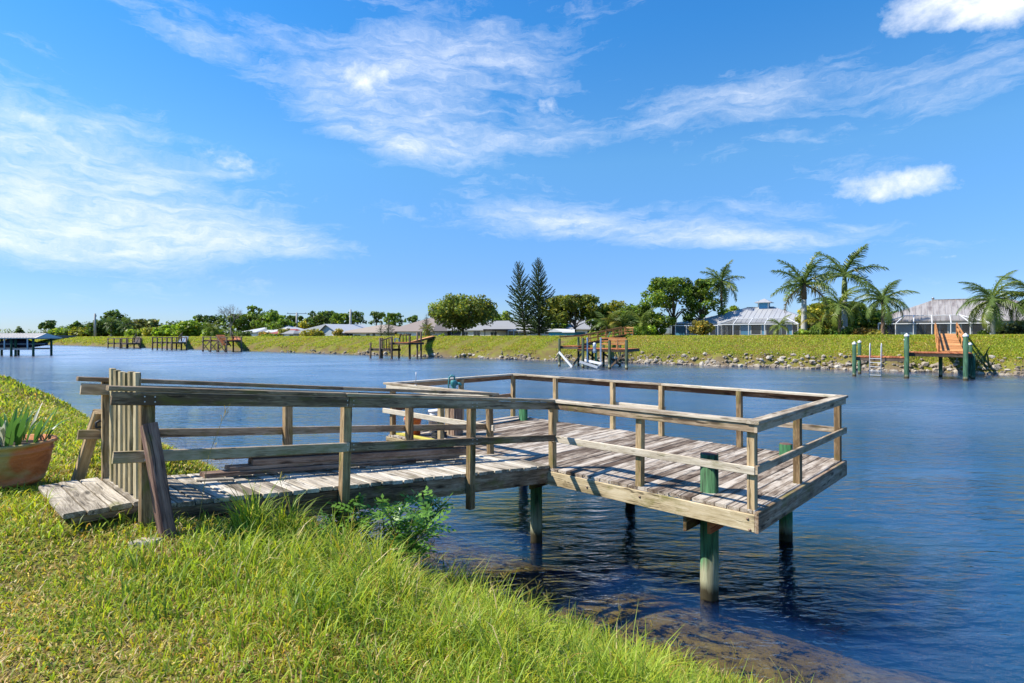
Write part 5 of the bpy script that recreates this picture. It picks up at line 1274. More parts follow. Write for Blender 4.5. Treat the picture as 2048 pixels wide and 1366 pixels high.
TREES = [ # u, dn, vtop, width, style, colour, label
 (38, 22, 651, 22, 'cone', G3, 'small dark conifer rising over the roof of the boat shelter'),
 (98, 16, 643, 30, 'pine', G3, 'flat topped pine left of the concrete pole, above the bridge'),
 (128, 12, 655, 46, 'round', G2, 'low round green tree right behind the bridge railing'),
 (153, 16, 645, 26, 'pine', G3, 'small dark pine between the bridge and the concrete pole'),
 (172, 12, 655, 50, 'round', G4, 'yellowish low tree at the foot of the concrete pole'),
 (208, 14, 639, 60, 'round', G3, 'dark broad tree just right of the concrete pole'),
 (233, 26, 624, 46, 'pine', G3, 'tallest flat topped pine near the concrete pole'),
 (247, 9, 649, 44, 'round', G1, 'mid green tree above the nearest bank beside the fan palms'),
 (286, 18, 639, 60, 'open', (0.06, 0.075, 0.03), 'brownish green thin crowned tree behind the farthest small dock'),
 (272, 6, 657, 40, 'bush', G2, 'rounded bush on the crest behind the farthest small dock'),
 (306, 8, 653, 44, 'round', G4, 'yellow green tree above the middle small dock'),
 (338, 8, 650, 56, 'round', G5, 'bright green leafy tree above the pale ramp of the middle small dock'),
 (374, 10, 640, 62, 'round', G5, 'large bright green tree left of the bare grey tree'),
 (399, 26, 631, 34, 'pine', G3, 'dark pine standing behind the large bright green tree'),
 (432, 24, 633, 42, 'pine', G3, 'dark pine just left of the bare grey tree'),
 (428, 7, 655, 50, 'bush', G5, 'broad leaved bright clump below the bare grey tree'),
 (486, 18, 629, 62, 'open', G1, 'loose crowned tree between the bare tree and the white roofs'),
 (507, 20, 613, 34, 'open', G1, 'tall slim tree behind the white roofs'),
 (538, 20, 617, 62, 'round', G1, 'tall dense green tree behind the white roofs'),
 (566, 14, 637, 56, 'round', G1, 'lower green tree between the white roofs and the gabled house'),
 (588, 22, 632, 44, 'open', G3, 'dark tree behind the cross armed pole'),
 (617, 22, 636, 50, 'round', G4, 'olive low tree behind the ridge of the gabled house'),
 (650, 24, 623, 66, 'open', G3, 'wide dark tree behind the gabled house'),
 (683, 22, 627, 44, 'open', G1, 'rounded tree between the gabled house and the plain pale pole'),
 (715, 28, 624, 34, 'pine', G3, 'pine just right of the plain pale pole'),
 (753, 30, 625, 36, 'pine', G3, 'pine above the roof of the cream walled house'),
 (786, 28, 627, 46, 'open', G1, 'tree behind the roof of the taupe house'),
 (830, 30, 632, 30, 'pine', G3, 'small dark pine top over the taupe roof'),
 (1003, 30, 615, 44, 'round', G2, 'bright rounded tree between the oak and the Norfolk pines'),
 (1232, 12, 594, 84, 'round', G4, 'olive brown rounded tree behind the spreading oak'),
 (1347, 12, 556, 122, 'open', G1, 'tallest broad tree left of the high coconut palm'),
 (1402, 14, 560, 90, 'open', G1, 'dark loose tree right behind the high coconut palm'),
 (1466, 24, 610, 44, 'round', G2, 'small round tree crown showing over the blue house roof'),
 (1652, 16, 592, 74, 'round', G2, 'leafy tree filling the gap behind the white trunked royal palms'),
 (1716, 12, 604, 84, 'round', G1, 'dark tree behind the feathery queen palm'),
 (1775, 30, 617, 70, 'round', G1, 'distant low tree between the blue house and the stained roof'),
 (2035, 6, 642, 90, 'bush', (0.045, 0.06, 0.03), 'dark shrub at the wall of the pale blue house'),
]
for (u, dn, vt, w_, st, col, lab) in TREES:
    bush = st == 'bush'
    tree(u, dn, vt, w_, lab, st, col, name='bush' if bush else ('pine_tree' if st == 'pine' else ('conifer' if st == 'cone' else 'broadleaf_tree')), cat='bush' if bush else 'tree')
for (u, dn, vt, w_, st, col, lab) in [
 (1268, 10, 603, 70, 'round', G1, 'mid green tree between the olive tree and the tallest broad tree'),
 (1308, 9, 622, 56, 'round', G2, 'bright low tree at the left foot of the tallest broad tree'),
 (1632, 12, 604, 66, 'round', G4, 'olive tree just right of the stout royal palm trunk'),
 (1692, 15, 598, 74, 'round', G2, 'leafy tree behind the feathery queen palm and the tallest royal palm'),
 (1738, 10, 618, 60, 'round', G1, 'rounded tree left of the stained roof'),
 (1112, 22, 622, 50, 'round', G1, 'low tree beside the dark pole behind the Norfolk pines'),
 (1195, 10, 615, 60, 'open', G1, 'loose tree at the right side of the spreading oak'),
 (900, 34, 626, 60, 'round', G1, 'distant tree behind the left half of the round oak'),
 (1490, 30, 628, 50, 'round', G3, 'far dark tree behind the left slope of the blue house roof')]:
    tree(u, dn, vt, w_, lab, st, col, name='broadleaf_tree', cat='tree')
tree(926, 5, 588, 142, 'large round dense oak on the crest of the far bank', 'round', (0.055, 0.08, 0.022), name='oak_tree', vbase=654, dens=1.3, yellow=0.2, var=0.35)
tree(1150, 7, 592, 118, 'wide spreading oak behind the teal shed', 'open', (0.062, 0.085, 0.022), name='oak_tree', vbase=640, dens=1.4, yellow=0.2)
for (u, dn, vt, w_, st, col, lab) in [
 (1404, 2.5, 640, 46, 'round', (0.10, 0.095, 0.025), 'small round shrub with orange brown leaves in front of the screen cage'),
 (1610, 3.2, 656.5, 40, 'hedge', G5, 'clipped box hedge at the foot of the white trunked royal palm'),
 (1255, 4.5, 655, 70, 'hedge', (0.05, 0.10, 0.02), 'clipped dark hedge above the top of the orange walkway'),
 (1640, 3.5, 650, 44, 'bush', G1, 'dark leafy bush between the hedge and the queen palm'),
 (1690, 4.0, 651, 60, 'bush', (0.04, 0.085, 0.018), 'low dark shrub border around the queen palm'),
 (1735, 4.0, 648, 60, 'bush', (0.11, 0.085, 0.03), 'tall reddish croton bush beside the screen cage'),
 (1752, 3.0, 655, 40, 'bush', (0.10, 0.11, 0.03), 'low yellow green bush at the cage corner'),
 (1660, 5.0, 634, 60, 'bush', G4, 'tall yellow green shrub behind the queen palm'),
 (490, 4.0, 660, 34, 'bush', G3, 'dark green bush before the smallest white roof'),
 (526, 4.0, 662, 26, 'bush', (0.12, 0.10, 0.03), 'brownish bush in front of the bright white roof'),
 (567, 4.0, 656, 26, 'bush', (0.10, 0.11, 0.025), 'tall yellowish croton left of the gabled house'),
 (624, 3.0, 657, 54, 'bush', (0.12, 0.125, 0.025), 'wide rounded yellow green bush in front of the blue grey gable'),
 (676, 5.0, 654, 26, 'bush', (0.12, 0.11, 0.03), 'yellowish shrub between the gable and the cream walls'),
 (548, 3.0, 667, 50, 'hedge', G2, 'low hedge below the red roof'),
 (800, 3.0, 667, 30, 'bush', G4, 'low rounded bush before the taupe house wall'),
 (1290, 6.0, 645, 50, 'bush', G5, 'leafy clump between the hedge and the big broad tree'),
 (1195, 3.0, 662, 40, 'bush', G1, 'low dark bush right of the teal shed'),
 (1965, 3.5, 660, 30, 'bush', G1, 'small bush beside the top of the orange boarding ramp'),
 (884, 1.5, 668, 12, 'bush', G5, 'tiny green seedling on the crest left of the round oak')]:
    tree(u, dn, vt, w_, lab, st, col, name='hedge' if st == 'hedge' else 'bush', cat='hedge' if st == 'hedge' else 'bush', size=max(0.09, 0.0017 * y_of(u, 70)))
# spiky palmetto by the ramp
p0, o = SPIKY
M = Matrix.Translation(p0 + Vector((0, 0, 0.4)))
WM[o] = M; o.matrix_basis = M
for i in range(26):
    a = random.uniform(0, 6.28); link('leaf', strap_mesh('leaf', random.uniform(1.0, 1.9), 0.06, random.uniform(0.2, 1.2), random.uniform(0.3, 1.1), 6), 'conifer_needles', o, M @ Matrix.Translation((random.uniform(-.7, .5), random.uniform(-.6, 1.2), random.uniform(-.2, .5))) @ Matrix.Rotation(a, 4, 'Z'))

# palms
def frond_mesh(L, leaf, droop, nleaf=24, plumose=0.5, dv=0.0, wl=0.035):
    """rachis leaves the crown upward and arches over; local x outwards"""
    V = []; pts = []; a = 0.0; x = z = 0.0; k = 14
    for i in range(k + 1):
        pts.append((x, 0, z)); f = i / k; a = -droop * f ** 1.3; x += math.cos(a) * L / k; z += math.sin(a) * L / k
    P = np.array(pts)
    for i in range(k):
        f = i / k; r = 0.030 * (1 - f) + 0.006
        p, q = P[i], P[i + 1]
        V.append([p + [0, -r, 0], p + [0, r, 0], q + [0, r, 0], q + [0, -r, 0]]); V.append([p + [0, 0, -r], p + [0, 0, r], q + [0, 0, r], q + [0, 0, -r]])
    for i in range(nleaf):
        f = 0.14 + 0.85 * i / nleaf; g = f * k; j = min(k - 1, int(g)); p = P[j] + (P[j + 1] - P[j]) * (g - j); d = P[j + 1] - P[j]; d /= np.linalg.norm(d)
        ll = leaf * (math.sin(math.pi * min(1, 0.12 + 0.88 * (1 - (1 - f) ** 1.6))) ** 0.6 * 0.8 + 0.25)
        for s in (-1, 1):
            e = np.array([0.0, s, 0.0]); u_ = np.array([d[2], 0, -d[0]]) * -1
            lift = random.uniform(-plumose, plumose) + dv
            v = d * random.uniform(0.5, 0.8) + e * 0.85 + np.array([0, 0, 1]) * lift; v /= np.linalg.norm(v)
            tip = p + v * ll * 0.6; tip2 = tip + (v * 0.6 + np.array([0, 0, -0.75])) * ll * 0.5
            w = d * wl
            V.append([p - w, p + w, tip + w * 0.9, tip - w * 0.9]); V.append([tip - w * 0.9, tip + w * 0.9, tip2 + w * 0.15, tip2 - w * 0.15])
    return quads_mesh('frond', np.array(V))
FM = {'royal': [frond_mesh(1.0, 0.27, d, 42, 0.75, 0.0, 0.011) for d in (0.7, 0.95, 1.2)], 'queen': [frond_mesh(1.0, 0.26, d, 42, 0.5, -0.25, 0.009) for d in (1.2, 1.6, 2.0)], 'fan': [frond_mesh(1.0, 0.42, 0.5, 14, 0.2, 0.0, 0.03)]}
def palm(u, dn, vbase_, vcrown, Lf, kind, label, nf, r, mats, shaft=None, trunk='palm_white', lean=0.0, dry=0, el=(-0.5, 1.25), bulge=0.0, group=None, cat='palm tree'):
    nn = CREST_N + dn; t = t_of(u, nn); Y = y_of(u, nn); zg = cgz(t, nn); b = world_tn(t, nn, zg); H = z_of(vcrown, Y) - zg
    o = root('palm_tree', b, label, cat, group)
    top = b + Vector((lean, 0, H)); hs = H * (1 - (shaft or 0))
    pts, rad = [], []
    for i in range(9):
        f = i / 8; pts.append(b + Vector((lean * f * f, 0, -0.3 + (hs + 0.3) * f))); rad.append(r * (1.05 - 0.28 * f + bulge * math.sin(math.pi * min(1, f * 1.3)) ) * (1.25 if i == 0 else 1))
    tube('trunk', pts, rad, trunk, o, 14)
    if shaft: tube('crownshaft', [pts[-1], pts[-1].lerp(top, 0.4), top], [r * 0.9, r * 0.85, r * 0.45], shaft_mat, o, 12)
    for i in range(nf):
        f = i / nf; e = el[1] + (el[0] - el[1]) * f ** 0.85 + random.uniform(-.12, .12); a = i * 2.39996 + random.uniform(-.25, .25)
        me = FM[kind][i % len(FM[kind])].copy() if False else FM[kind][min(len(FM[kind]) - 1, int(f * len(FM[kind])))]
        L = Lf * random.uniform(0.88, 1.1)
        fr = bpy.data.objects.new('frond', me); C.objects.link(fr)
        Mf = Matrix.Translation(top + Vector((0, 0, -0.25 * f))) @ Matrix.Rotation(a, 4, 'Z') @ Matrix.Rotation(-e, 4, 'Y') @ Matrix.Diagonal((L, L, L, 1))
        fr.parent = o; fr.matrix_basis = WM[o].inverted() @ Mf; WM[fr] = Mf
        mt = mats[i % len(mats)] if i < nf - dry else 'palm_leaf_dry'
        if len(me.materials) == 0: me.materials.append(MATS[mt])
        fr.material_slots[0].link = 'OBJECT'; fr.material_slots[0].material = MATS[mt]
    return o
shaft_mat = 'palm_brown'
palm(1608, 4.5, 668, 566, 4.0, 'royal', 'stout royal palm with a thick white trunk behind the clipped box hedge', 15, 0.33, ['palm_leaf'], 0.28, el=(-0.55, 1.35), dry=2)
shaft_mat = 'palm_green'
palm(1689, 8.0, 668, 547, 4.1, 'royal', 'tallest royal palm with a smooth green neck behind the queen palm', 11, 0.34, ['palm_leaf'], 0.3, el=(-0.35, 1.3))
palm(1443, 17, 668, 562, 3.6, 'royal', 'high coconut palm rising beside the big broad tree', 17, 0.2, ['palm_leaf'], None, 'palm_brown', el=(-0.9, 1.3))
palm(1679, 3.2, 669, 608, 3.1, 'queen', 'feathery yellow green queen palm in front of the tallest royal palm', 14, 0.17, ['palm_leaf_bright', 'palm_leaf', 'palm_leaf_bright'], None, 'palm_brown', el=(-0.7, 1.3), dry=0)
palm(1766, 3.0, 670, 598, 3.3, 'queen', 'drooping queen palm at the left end of the stained roof', 17, 0.19, ['palm_leaf'], None, 'palm_brown', el=(-0.35, 1.3))
palm(1985, 2.6, 669, 598, 3.3, 'queen', 'full queen palm in front of the stained roof, right of the orange ramp', 18, 0.21, ['palm_leaf', 'palm_leaf', 'palm_leaf_bright'], None, 'palm_white', el=(-0.75, 1.35))
palm(2066, 3.5, 669, 592, 3.3, 'queen', 'queen palm cut off by the right edge of the view', 20, 0.2, ['palm_leaf'], None, 'palm_brown', el=(-0.7, 1.3))
palm(1560, 2.2, 669, 650, 1.6, 'queen', 'small young palm in front of the screen cage of the blue house', 13, 0.11, ['palm_leaf_bright', 'palm_leaf'], None, 'palm_white', el=(-0.3, 1.3))
palm(855, 2.5, 674, 656, 1.5, 'queen', 'small yellowish palm at the top of the dark dock ramp', 14, 0.13, ['palm_leaf_yellow', 'palm_leaf_bright'], None, 'palm_brown', el=(-0.9, 1.2))
palm(1214, 5, 672, 650, 3.2, 'queen', 'leaning young palm behind the orange walkway rail', 12, 0.13, ['palm_leaf_bright', 'palm_leaf'], None, 'palm_brown', el=(0.2, 1.35))
palm(1243, 6, 672, 655, 3.4, 'queen', 'broad bright green palm clump over the top of the orange walkway', 14, 0.13, ['palm_leaf_bright', 'palm_leaf_yellow', 'palm_leaf'], None, 'palm_brown', el=(0.1, 1.35))
palm(1283, 7, 672, 648, 3.2, 'queen', 'young palm left of the big broad tree', 13, 0.13, ['palm_leaf', 'palm_leaf_bright'], None, 'palm_brown', el=(0.0, 1.35))
palm(223, 6, 676, 645, 2.6, 'fan', 'fan palm beside the concrete pole', 18, 0.26, ['palm_leaf'], None, 'pale_bark', el=(-1.0, 1.3))
palm(252, 6, 676, 648, 2.6, 'fan', 'second fan palm, right of the one beside the concrete pole', 18, 0.26, ['palm_leaf'], None, 'pale_bark', el=(-1.0, 1.3))
palm(425, 6, 675, 660, 3.0, 'queen', 'broad leaved palm clump under the bare grey tree', 14, 0.2, ['palm_leaf_bright'], None, 'palm_brown', el=(0.0, 1.3))
palm(1640, 4.2, 669, 640, 2.4, 'queen', 'drooping yellow palm between the royal palm and the queen palm', 12, 0.12, ['palm_leaf_yellow', 'palm_leaf_bright'], None, 'palm_brown', el=(-0.9, 1.1))

# Norfolk Island pines: whorls of branches
def branch_mesh(up):
    V = []; k = 9; P = []
    for i in range(k + 1):
        f = i / k; P.append((f, 0, up * f ** 1.4))
    P = np.array(P)
    for i in range(k):
        V.append([P[i] + [0, -.012, 0], P[i] + [0, .012, 0], P[i + 1] + [0, .008, 0], P[i + 1] + [0, -.008, 0]])
    for i in range(110):
        f = 0.10 + 0.92 * random.random(); p = np.array([f, 0, up * f ** 1.4]); s = random.choice((-1, 1)); l = 0.10 * (1.15 - 0.6 * f)
        v = np.array([0.55, s * random.uniform(0.1, 1), random.uniform(-.35, .9)]); v /= np.linalg.norm(v); w = np.cross(v, rng.normal(size=3)); w /= np.linalg.norm(w); w *= 0.020
        V.append([p - w, p + w, p + v * l + w * .6, p + v * l - w * .6])
    return quads_mesh('branch', np.array(V))
BRM = [branch_mesh(u_) for u_ in (0.05, 0.22, 0.40)]
for m_ in BRM: m_.materials.append(MATS['conifer_needles'])
def norfolk(u, dn, vtop, vlow, wpx, label, ntier, up0, up1, lean=0.0, nb=5, pw=0.75, nm='norfolk_pine'):
    nn = CREST_N + dn; t = t_of(u, nn); Y = y_of(u, nn); zg = cgz(t, nn); b = world_tn(t, nn, zg); H = z_of(vtop, Y) - zg; Wm = wpx / F_PX * Y / 2
    z0 = z_of(vlow, Y) - zg
    o = root('norfolk_pine', b, label, 'tree')
    ax = lambda z: b + Vector((lean * (z / H), 0, z))
    tube('trunk', [ax(-0.3), ax(H * .35), ax(H * .7), ax(H)], [0.012 * H + .08, 0.010 * H + .05, 0.06, 0.015], 'bark', o, 9)
    for i in range(ntier):
        f = i / (ntier - 1); z = z0 + (H * 0.985 - z0) * f
        L = Wm * ((1 - f) ** pw * 0.92 + 0.10) * random.uniform(0.85, 1.12)
        for k in range(nb):
            a = 6.283 * k / nb + i * 1.1 + random.uniform(-.25, .25); e = up0 + (up1 - up0) * f + random.uniform(-.08, .08)
            br_ = bpy.data.objects.new('branch', BRM[(i + k) % 3]); C.objects.link(br_)
            l_ = L * random.uniform(0.8, 1.1)
            Mf = Matrix.Translation(ax(z)) @ Matrix.Rotation(a, 4, 'Z') @ Matrix.Rotation(-e, 4, 'Y') @ Matrix.Diagonal((l_, l_ * 1.0, l_, 1))
            br_.parent = o; br_.matrix_basis = WM[o].inverted() @ Mf
norfolk(1051, 5.5, 525, 655, 84, 'left of two tall slender Norfolk pines, leaning and with open upswept branches', 30, 0.10, 0.80, -1.1, 4, 0.55)
norfolk(1078, 5.5, 516, 666, 84, 'right of two tall slender Norfolk pines, upright and fuller towards the base', 38, -0.05, 0.75, -0.1, 6, 0.6)
norfolk(762, 3.0, 640, 670, 24, 'smaller young conifer between the cream and the taupe house', 10, 0.0, 0.5, 0, 5, 0.9)
norfolk(777, 3.0, 636, 670, 30, 'larger young conifer between the cream and the taupe house', 12, 0.0, 0.5, 0, 5, 0.9)
norfolk(853, 5.0, 628, 672, 38, 'young layered conifer at the left side of the round oak', 14, 0.0, 0.4, 0, 6, 0.9)
# bare tree
def bare_tree():
    nn = CREST_N + 14; t = t_of(461, nn); Y = y_of(461, nn); zg = cgz(t, nn); b = world_tn(t, nn, zg); H = z_of(607, Y) - zg
    o = root('bare_tree', b, 'bare grey leafless tree standing above the treeline', 'tree')
    vs_, fs = [], []
    def add(pts, rad, seg=5):
        me = tube_mesh('x', pts, rad, seg, False); k = len(vs_); vs_.extend([v.co.copy() for v in me.vertices]); fs.extend([tuple(k + i for i in p.vertices) for p in me.polygons]); bpy.data.meshes.remove(me)
    def grow(p, d, L, r, lev):
        q = p + d * L; mid = p.lerp(q, .5) + Vector((random.uniform(-1, 1), random.uniform(-1, 1), 0)) * L * .07
        add([p, mid, q], [r, r * .8, r * .6])
        if lev == 0: return
        for i in range(3 if lev > 1 else 4):
            nd = (d + Vector((random.uniform(-1, 1), random.uniform(-1, 1), random.uniform(-.1, .5))) * 0.75).normalized(); grow(p.lerp(q, random.uniform(.6, 1)), nd, L * random.uniform(.55, .75), r * .55, lev - 1)
    random.seed(11)
    for i in range(5):
        a = i * 1.26; grow(Vector((0, 0, H * .32)), Vector((math.cos(a) * .42, math.sin(a) * .3, .9)).normalized(), H * .28, .11, 4)
    link('branches', mesh('branches', vs_, fs), 'pale_bark', o, Matrix.Translation(b))
    tube('trunk', [b + Vector((0, 0, -.3)), b + Vector((0.1, 0, H * .2)), b + Vector((0, 0, H * .36))], [.28, .22, .15], 'pale_bark', o, 9)
bare_tree()
# the woodland far behind, one mass
bl = []
for i in range(620):
    u = rng.uniform(-350, 1750) if i < 420 else rng.uniform(90, 600); nn = CREST_N + rng.uniform(32, 46); t = t_of(u, nn); p = world_tn(t, nn); rb = rng.uniform(1.3, 2.6); vt = (643 if 170 < u < 600 else 652) + 6 * math.sin(u * 0.03) + (0 if u < 1150 else 4)
    bl.append((p.x, p.y, max(1.5, z_of(vt, p.y) - rb - rng.uniform(0, 3.0)), rb))
V, c = leaf_cloud(bl, 26000, 0.34, (0.045, 0.068, 0.022), 0.35)
o = link('distant_woods', quads_mesh('distant_woods', V, c), 'leaf'); tag(o, 'dark distant woodland behind the houses and trees', kind='stuff')

# ------------------------------------------------------------------ grass
def pnoise(x, y, s):
    return (np.sin(x * 1.7 * s + 1.3 * np.sin(y * 1.1 * s)) + np.sin(y * 2.1 * s + 1.7 * np.sin(x * 0.9 * s + 2)) + np.sin((x + y) * 3.1 * s + 2 * np.sin((x - y) * 1.3 * s))) / 3
def tn_of(x, y): return x * T2.x + y * T2.y, x * N2.x + y * N2.y
def on_dock(x, y):
    s = -((x - J0.x) * W2.x + (y - J0.y) * W2.y); e = (x - J0.x) * E2.x + (y - J0.y) * E2.y
    ramp = (s > -3.4) & (s < 5.0) & (e < 0.03) & (e > -1.15)
    padm = (s > 4.98) & (s < 5.50) & (e < -0.06) & (e > -1.27)
    potm = (x + 4.72) ** 2 + (y - 5.44) ** 2 < 0.32 ** 2
    return ramp | padm | potm
PAL = np.array([(0.30, 0.315, 0.032), (0.19, 0.28, 0.028), (0.25, 0.25, 0.042), (0.46, 0.39, 0.21), (0.10, 0.17, 0.022), (0.32, 0.21, 0.06), (0.24, 0.33, 0.035)])
def grass(name, label, N, dmin, dmax, azr, qr, hf, wf, pal_w, power=1.0, lean=(0.15, 0.9), curl=0.5, keep=None, seed=3):
    global rng
    rng = np.random.default_rng(seed)
    a = rng.uniform(azr[0], azr[1], N); d = dmin + (dmax - dmin) * rng.random(N) ** power
    x = d * np.sin(a); y = d * np.cos(a); t, n = tn_of(x, y); q = n - shore_n(t)
    m = (q > qr[0]) & (q < qr[1]) & (y > 1.2)
    if keep is not None: m &= keep(x, y, t, n, q)
    x, y, t, n, q, d = x[m], y[m], t[m], n[m], q[m], d[m]
    z = near_z(t, n) - 0.01
    H = hf(x, y, t, n, q, d); Wd = wf(d)
    k = len(x)
    patch = pnoise(x, y, 1.0) * 0.6 + pnoise(x + 7, y - 3, 3.1) * 0.4
    w = np.array(pal_w)[None, :] * np.ones((k, 1))
    w[:, 3] *= np.clip(1 - 1.3 * patch, 0.1, 3); w[:, 5] *= np.clip(1 - 1.6 * patch, 0.1, 3); w[:, 4] *= np.clip(1 + 1.3 * patch, 0.1, 3); w[:, 1] *= np.clip(1 + patch, 0.1, 3)
    cs = np.cumsum(w / w.sum(1)[:, None], 1); idx = (rng.random(k)[:, None] > cs).sum(1).clip(0, len(PAL) - 1)
    col = PAL[idx] * (0.75 + 0.5 * rng.random(k))[:, None]
    az = rng.uniform(0, 6.283, k)
    me = (long_blades_mesh if name == 'tall_grass' else blades_mesh)(name, np.stack([x, y, z], 1), H, Wd, rng.uniform(lean[0], lean[1], k), az, col, curl)
    o = link(name, me, 'grass_blade'); tag(o, label, kind='stuff'); return o
def lawn_keep(x, y, t, n, q):
    bare = pnoise(x * 1.0 + 2, y * 1.0, 1.9) * 0.6 + pnoise(x, y, 6.3) * 0.4
    return ~on_dock(x, y) & (bare > -0.36 + 0.6 * (rng.random(len(x)) - 0.5))
def tallness(x, y, t, n, q, base=True):
    f = np.clip((q + 4.3) / 2.0, 0, 1) * np.clip((t + 8.0) / 3.0, 0, 1)
    s = -((x - J0.x) * W2.x + (y - J0.y) * W2.y); e = (x - J0.x) * E2.x + (y - J0.y) * E2.y
    clump = np.clip(1 - np.abs(e - 0.55) / 0.55, 0, 1) * np.clip((s - 1.0) / 0.8, 0, 1) * np.clip((4.75 - s) / 0.4, 0, 1)
    return np.maximum(f * 0.8 * (0.35 + 0.65 * np.clip((e - 0.2) / 0.9, 0, 1) * (e > 0) + 0.65 * (e <= 0)), clump * 0.0) if base else np.maximum(f * 0.5, clump * 1.15)
grass('lawn_grass', 'short yellow green lawn with dry brown patches', 300000, 1.7, 15, (-0.92, 0.55), (-9, -0.2), lambda x, y, t, n, q, d: (0.030 + 0.035 * rng.random(len(x))) * (1 + 1.6 * np.clip((q + 4.0) / 2.5, 0, 1)), lambda d: 0.0058 + 0.0012 * d * (0.5 + 0.9 * rng.random(len(d))),
      (1.0, 0.7, 0.9, 0.55, 0.55, 0.40, 0.4), 0.85, (0.3, 1.35), 0.4, lawn_keep, 3)
def bare_keep(x, y, t, n, q):
    bare = pnoise(x * 1.0 + 2, y * 1.0, 1.9) * 0.6 + pnoise(x, y, 6.3) * 0.4
    return ~on_dock(x, y) & (bare < -0.15 + 0.5 * (rng.random(len(x)) - 0.5))
grass('dry_thatch', 'flat brown and straw coloured dead grass in the bare lawn patches', 60000, 1.7, 9, (-0.92, 0.55), (-9, -2.0), lambda x, y, t, n, q, d: 0.05 + 0.06 * rng.random(len(x)), lambda d: 0.0034 + 0.0009 * d,
      (0.1, 0.02, 0.2, 1.0, 0.02, 0.8, 0.0), 0.85, (1.2, 1.5), 0.02, bare_keep, 13)
grass('lawn_grass', 'grass of the near bank rising away beyond the pot', 90000, 6, 45, (-0.95, -0.25), (-12, 0.0), lambda x, y, t, n, q, d: 0.06 + 0.07 * rng.random(len(x)), lambda d: 0.006 + 0.0015 * d,
      (1.0, 1.0, 0.8, 0.15, 0.5, 0.1, 0.7), 1.3, (0.1, 1.0), 0.4, lambda x, y, t, n, q: ~on_dock(x, y), 4)
grass('tall_grass', 'long fresh green grass arching over the bank edge', 150000, 1.9, 9.5, (-0.75, 0.72), (-4.6, 0.22), lambda x, y, t, n, q, d: (0.07 + 0.42 * np.clip(0.85 + 0.75 * pnoise(x + 3, y, 4.2), 0.3, 1.6) * tallness(x, y, t, n, q) * np.clip(1.0 - 0.5 * np.clip((q + 1.9) / 1.3, 0, 1), 0, 1)) * (0.45 + 0.75 * rng.random(len(x))), lambda d: 0.0042 + 0.0008 * d * (0.4 + 1.3 * rng.random(len(d))),
      (0.7, 1.2, 0.30, 0.20, 0.9, 0.10, 1.5), 0.8, (0.05, 1.1), 1.0, lambda x, y, t, n, q: ~on_dock(x, y) & (rng.random(len(x)) < 0.12 + tallness(x, y, t, n, q)) , 5)
grass('tall_grass', 'thick tufts of long grass against the side of the ramp', 60000, 3.6, 8.0, (-0.65, -0.05), (-4.6, 0.1), lambda x, y, t, n, q, d: 0.56 * tallness(x, y, t, n, q, False) * (0.30 + 0.90 * rng.random(len(x))), lambda d: 0.005 + 0.0010 * d * (0.5 + rng.random(len(d))),
      (0.7, 1.0, 0.15, 0.08, 1.0, 0.05, 1.3), 1.0, (0.02, 0.8), 0.95, lambda x, y, t, n, q: ~on_dock(x, y) & (tallness(x, y, t, n, q, False) > 0.62) & (pnoise(x, y, 5.0) > -0.05), 6)
def far_grass():
    rng2 = np.random.default_rng(8); N = 210000
    u = rng2.uniform(-60, 2150, N); q = 0.35 + 10.0 * rng2.random(N) ** 1.1
    n = FAR + q; k = (u - 1024) / F_PX; Y = n / (KN * k + KT); x = k * Y
    tq = x * T2.x + Y * T2.y; keepq = q > 0.02 + 0.6 * np.clip((tq + 60) / 45, 0, 1) * (0.5 + 0.7 * rng2.random(N)); x, Y, q = x[keepq], Y[keepq], q[keepq]; N = len(x)
    t, nn = tn_of(x, Y); z = far_z(t, nn) - 0.02; d = np.hypot(x, Y)
    H = (0.06 + 0.12 * rng2.random(N)) * (0.6 + 0.006 * d); Wd = 0.014 + 0.0008 * d * (0.5 + rng2.random(N))
    patch = pnoise(x, Y, 0.22) * 0.6 + pnoise(x + 9, Y, 0.9) * 0.5
    w = np.array((1.1, 0.7, 0.6, 0.08, 0.35, 0.30, 0.8))[None, :] * np.ones((N, 1)); w[:, 5] *= np.clip(1 - 2 * patch, 0, 4); w[:, 3] *= np.clip(1 - 2 * patch, 0, 4); w[:, 4] *= np.clip(1 + 2 * patch, 0, 4); w[:, 6] *= np.clip(1 + 1.5 * patch, 0, 4)
    cs = np.cumsum(w / w.sum(1)[:, None], 1); idx = (rng2.random(N)[:, None] > cs).sum(1).clip(0, len(PAL) - 1)
    col = PAL[idx] * (0.85 + 0.35 * rng2.random(N))[:, None]
    me = blades_mesh('bank_grass', np.stack([x, Y, z], 1), H, Wd, rng2.uniform(0.2, 1.2, N), rng2.uniform(0, 6.283, N), col, 0.3)
    o = link('bank_grass', me, 'grass_blade'); tag(o, 'yellow green grass covering the slope of the far bank', kind='stuff')
far_grass()
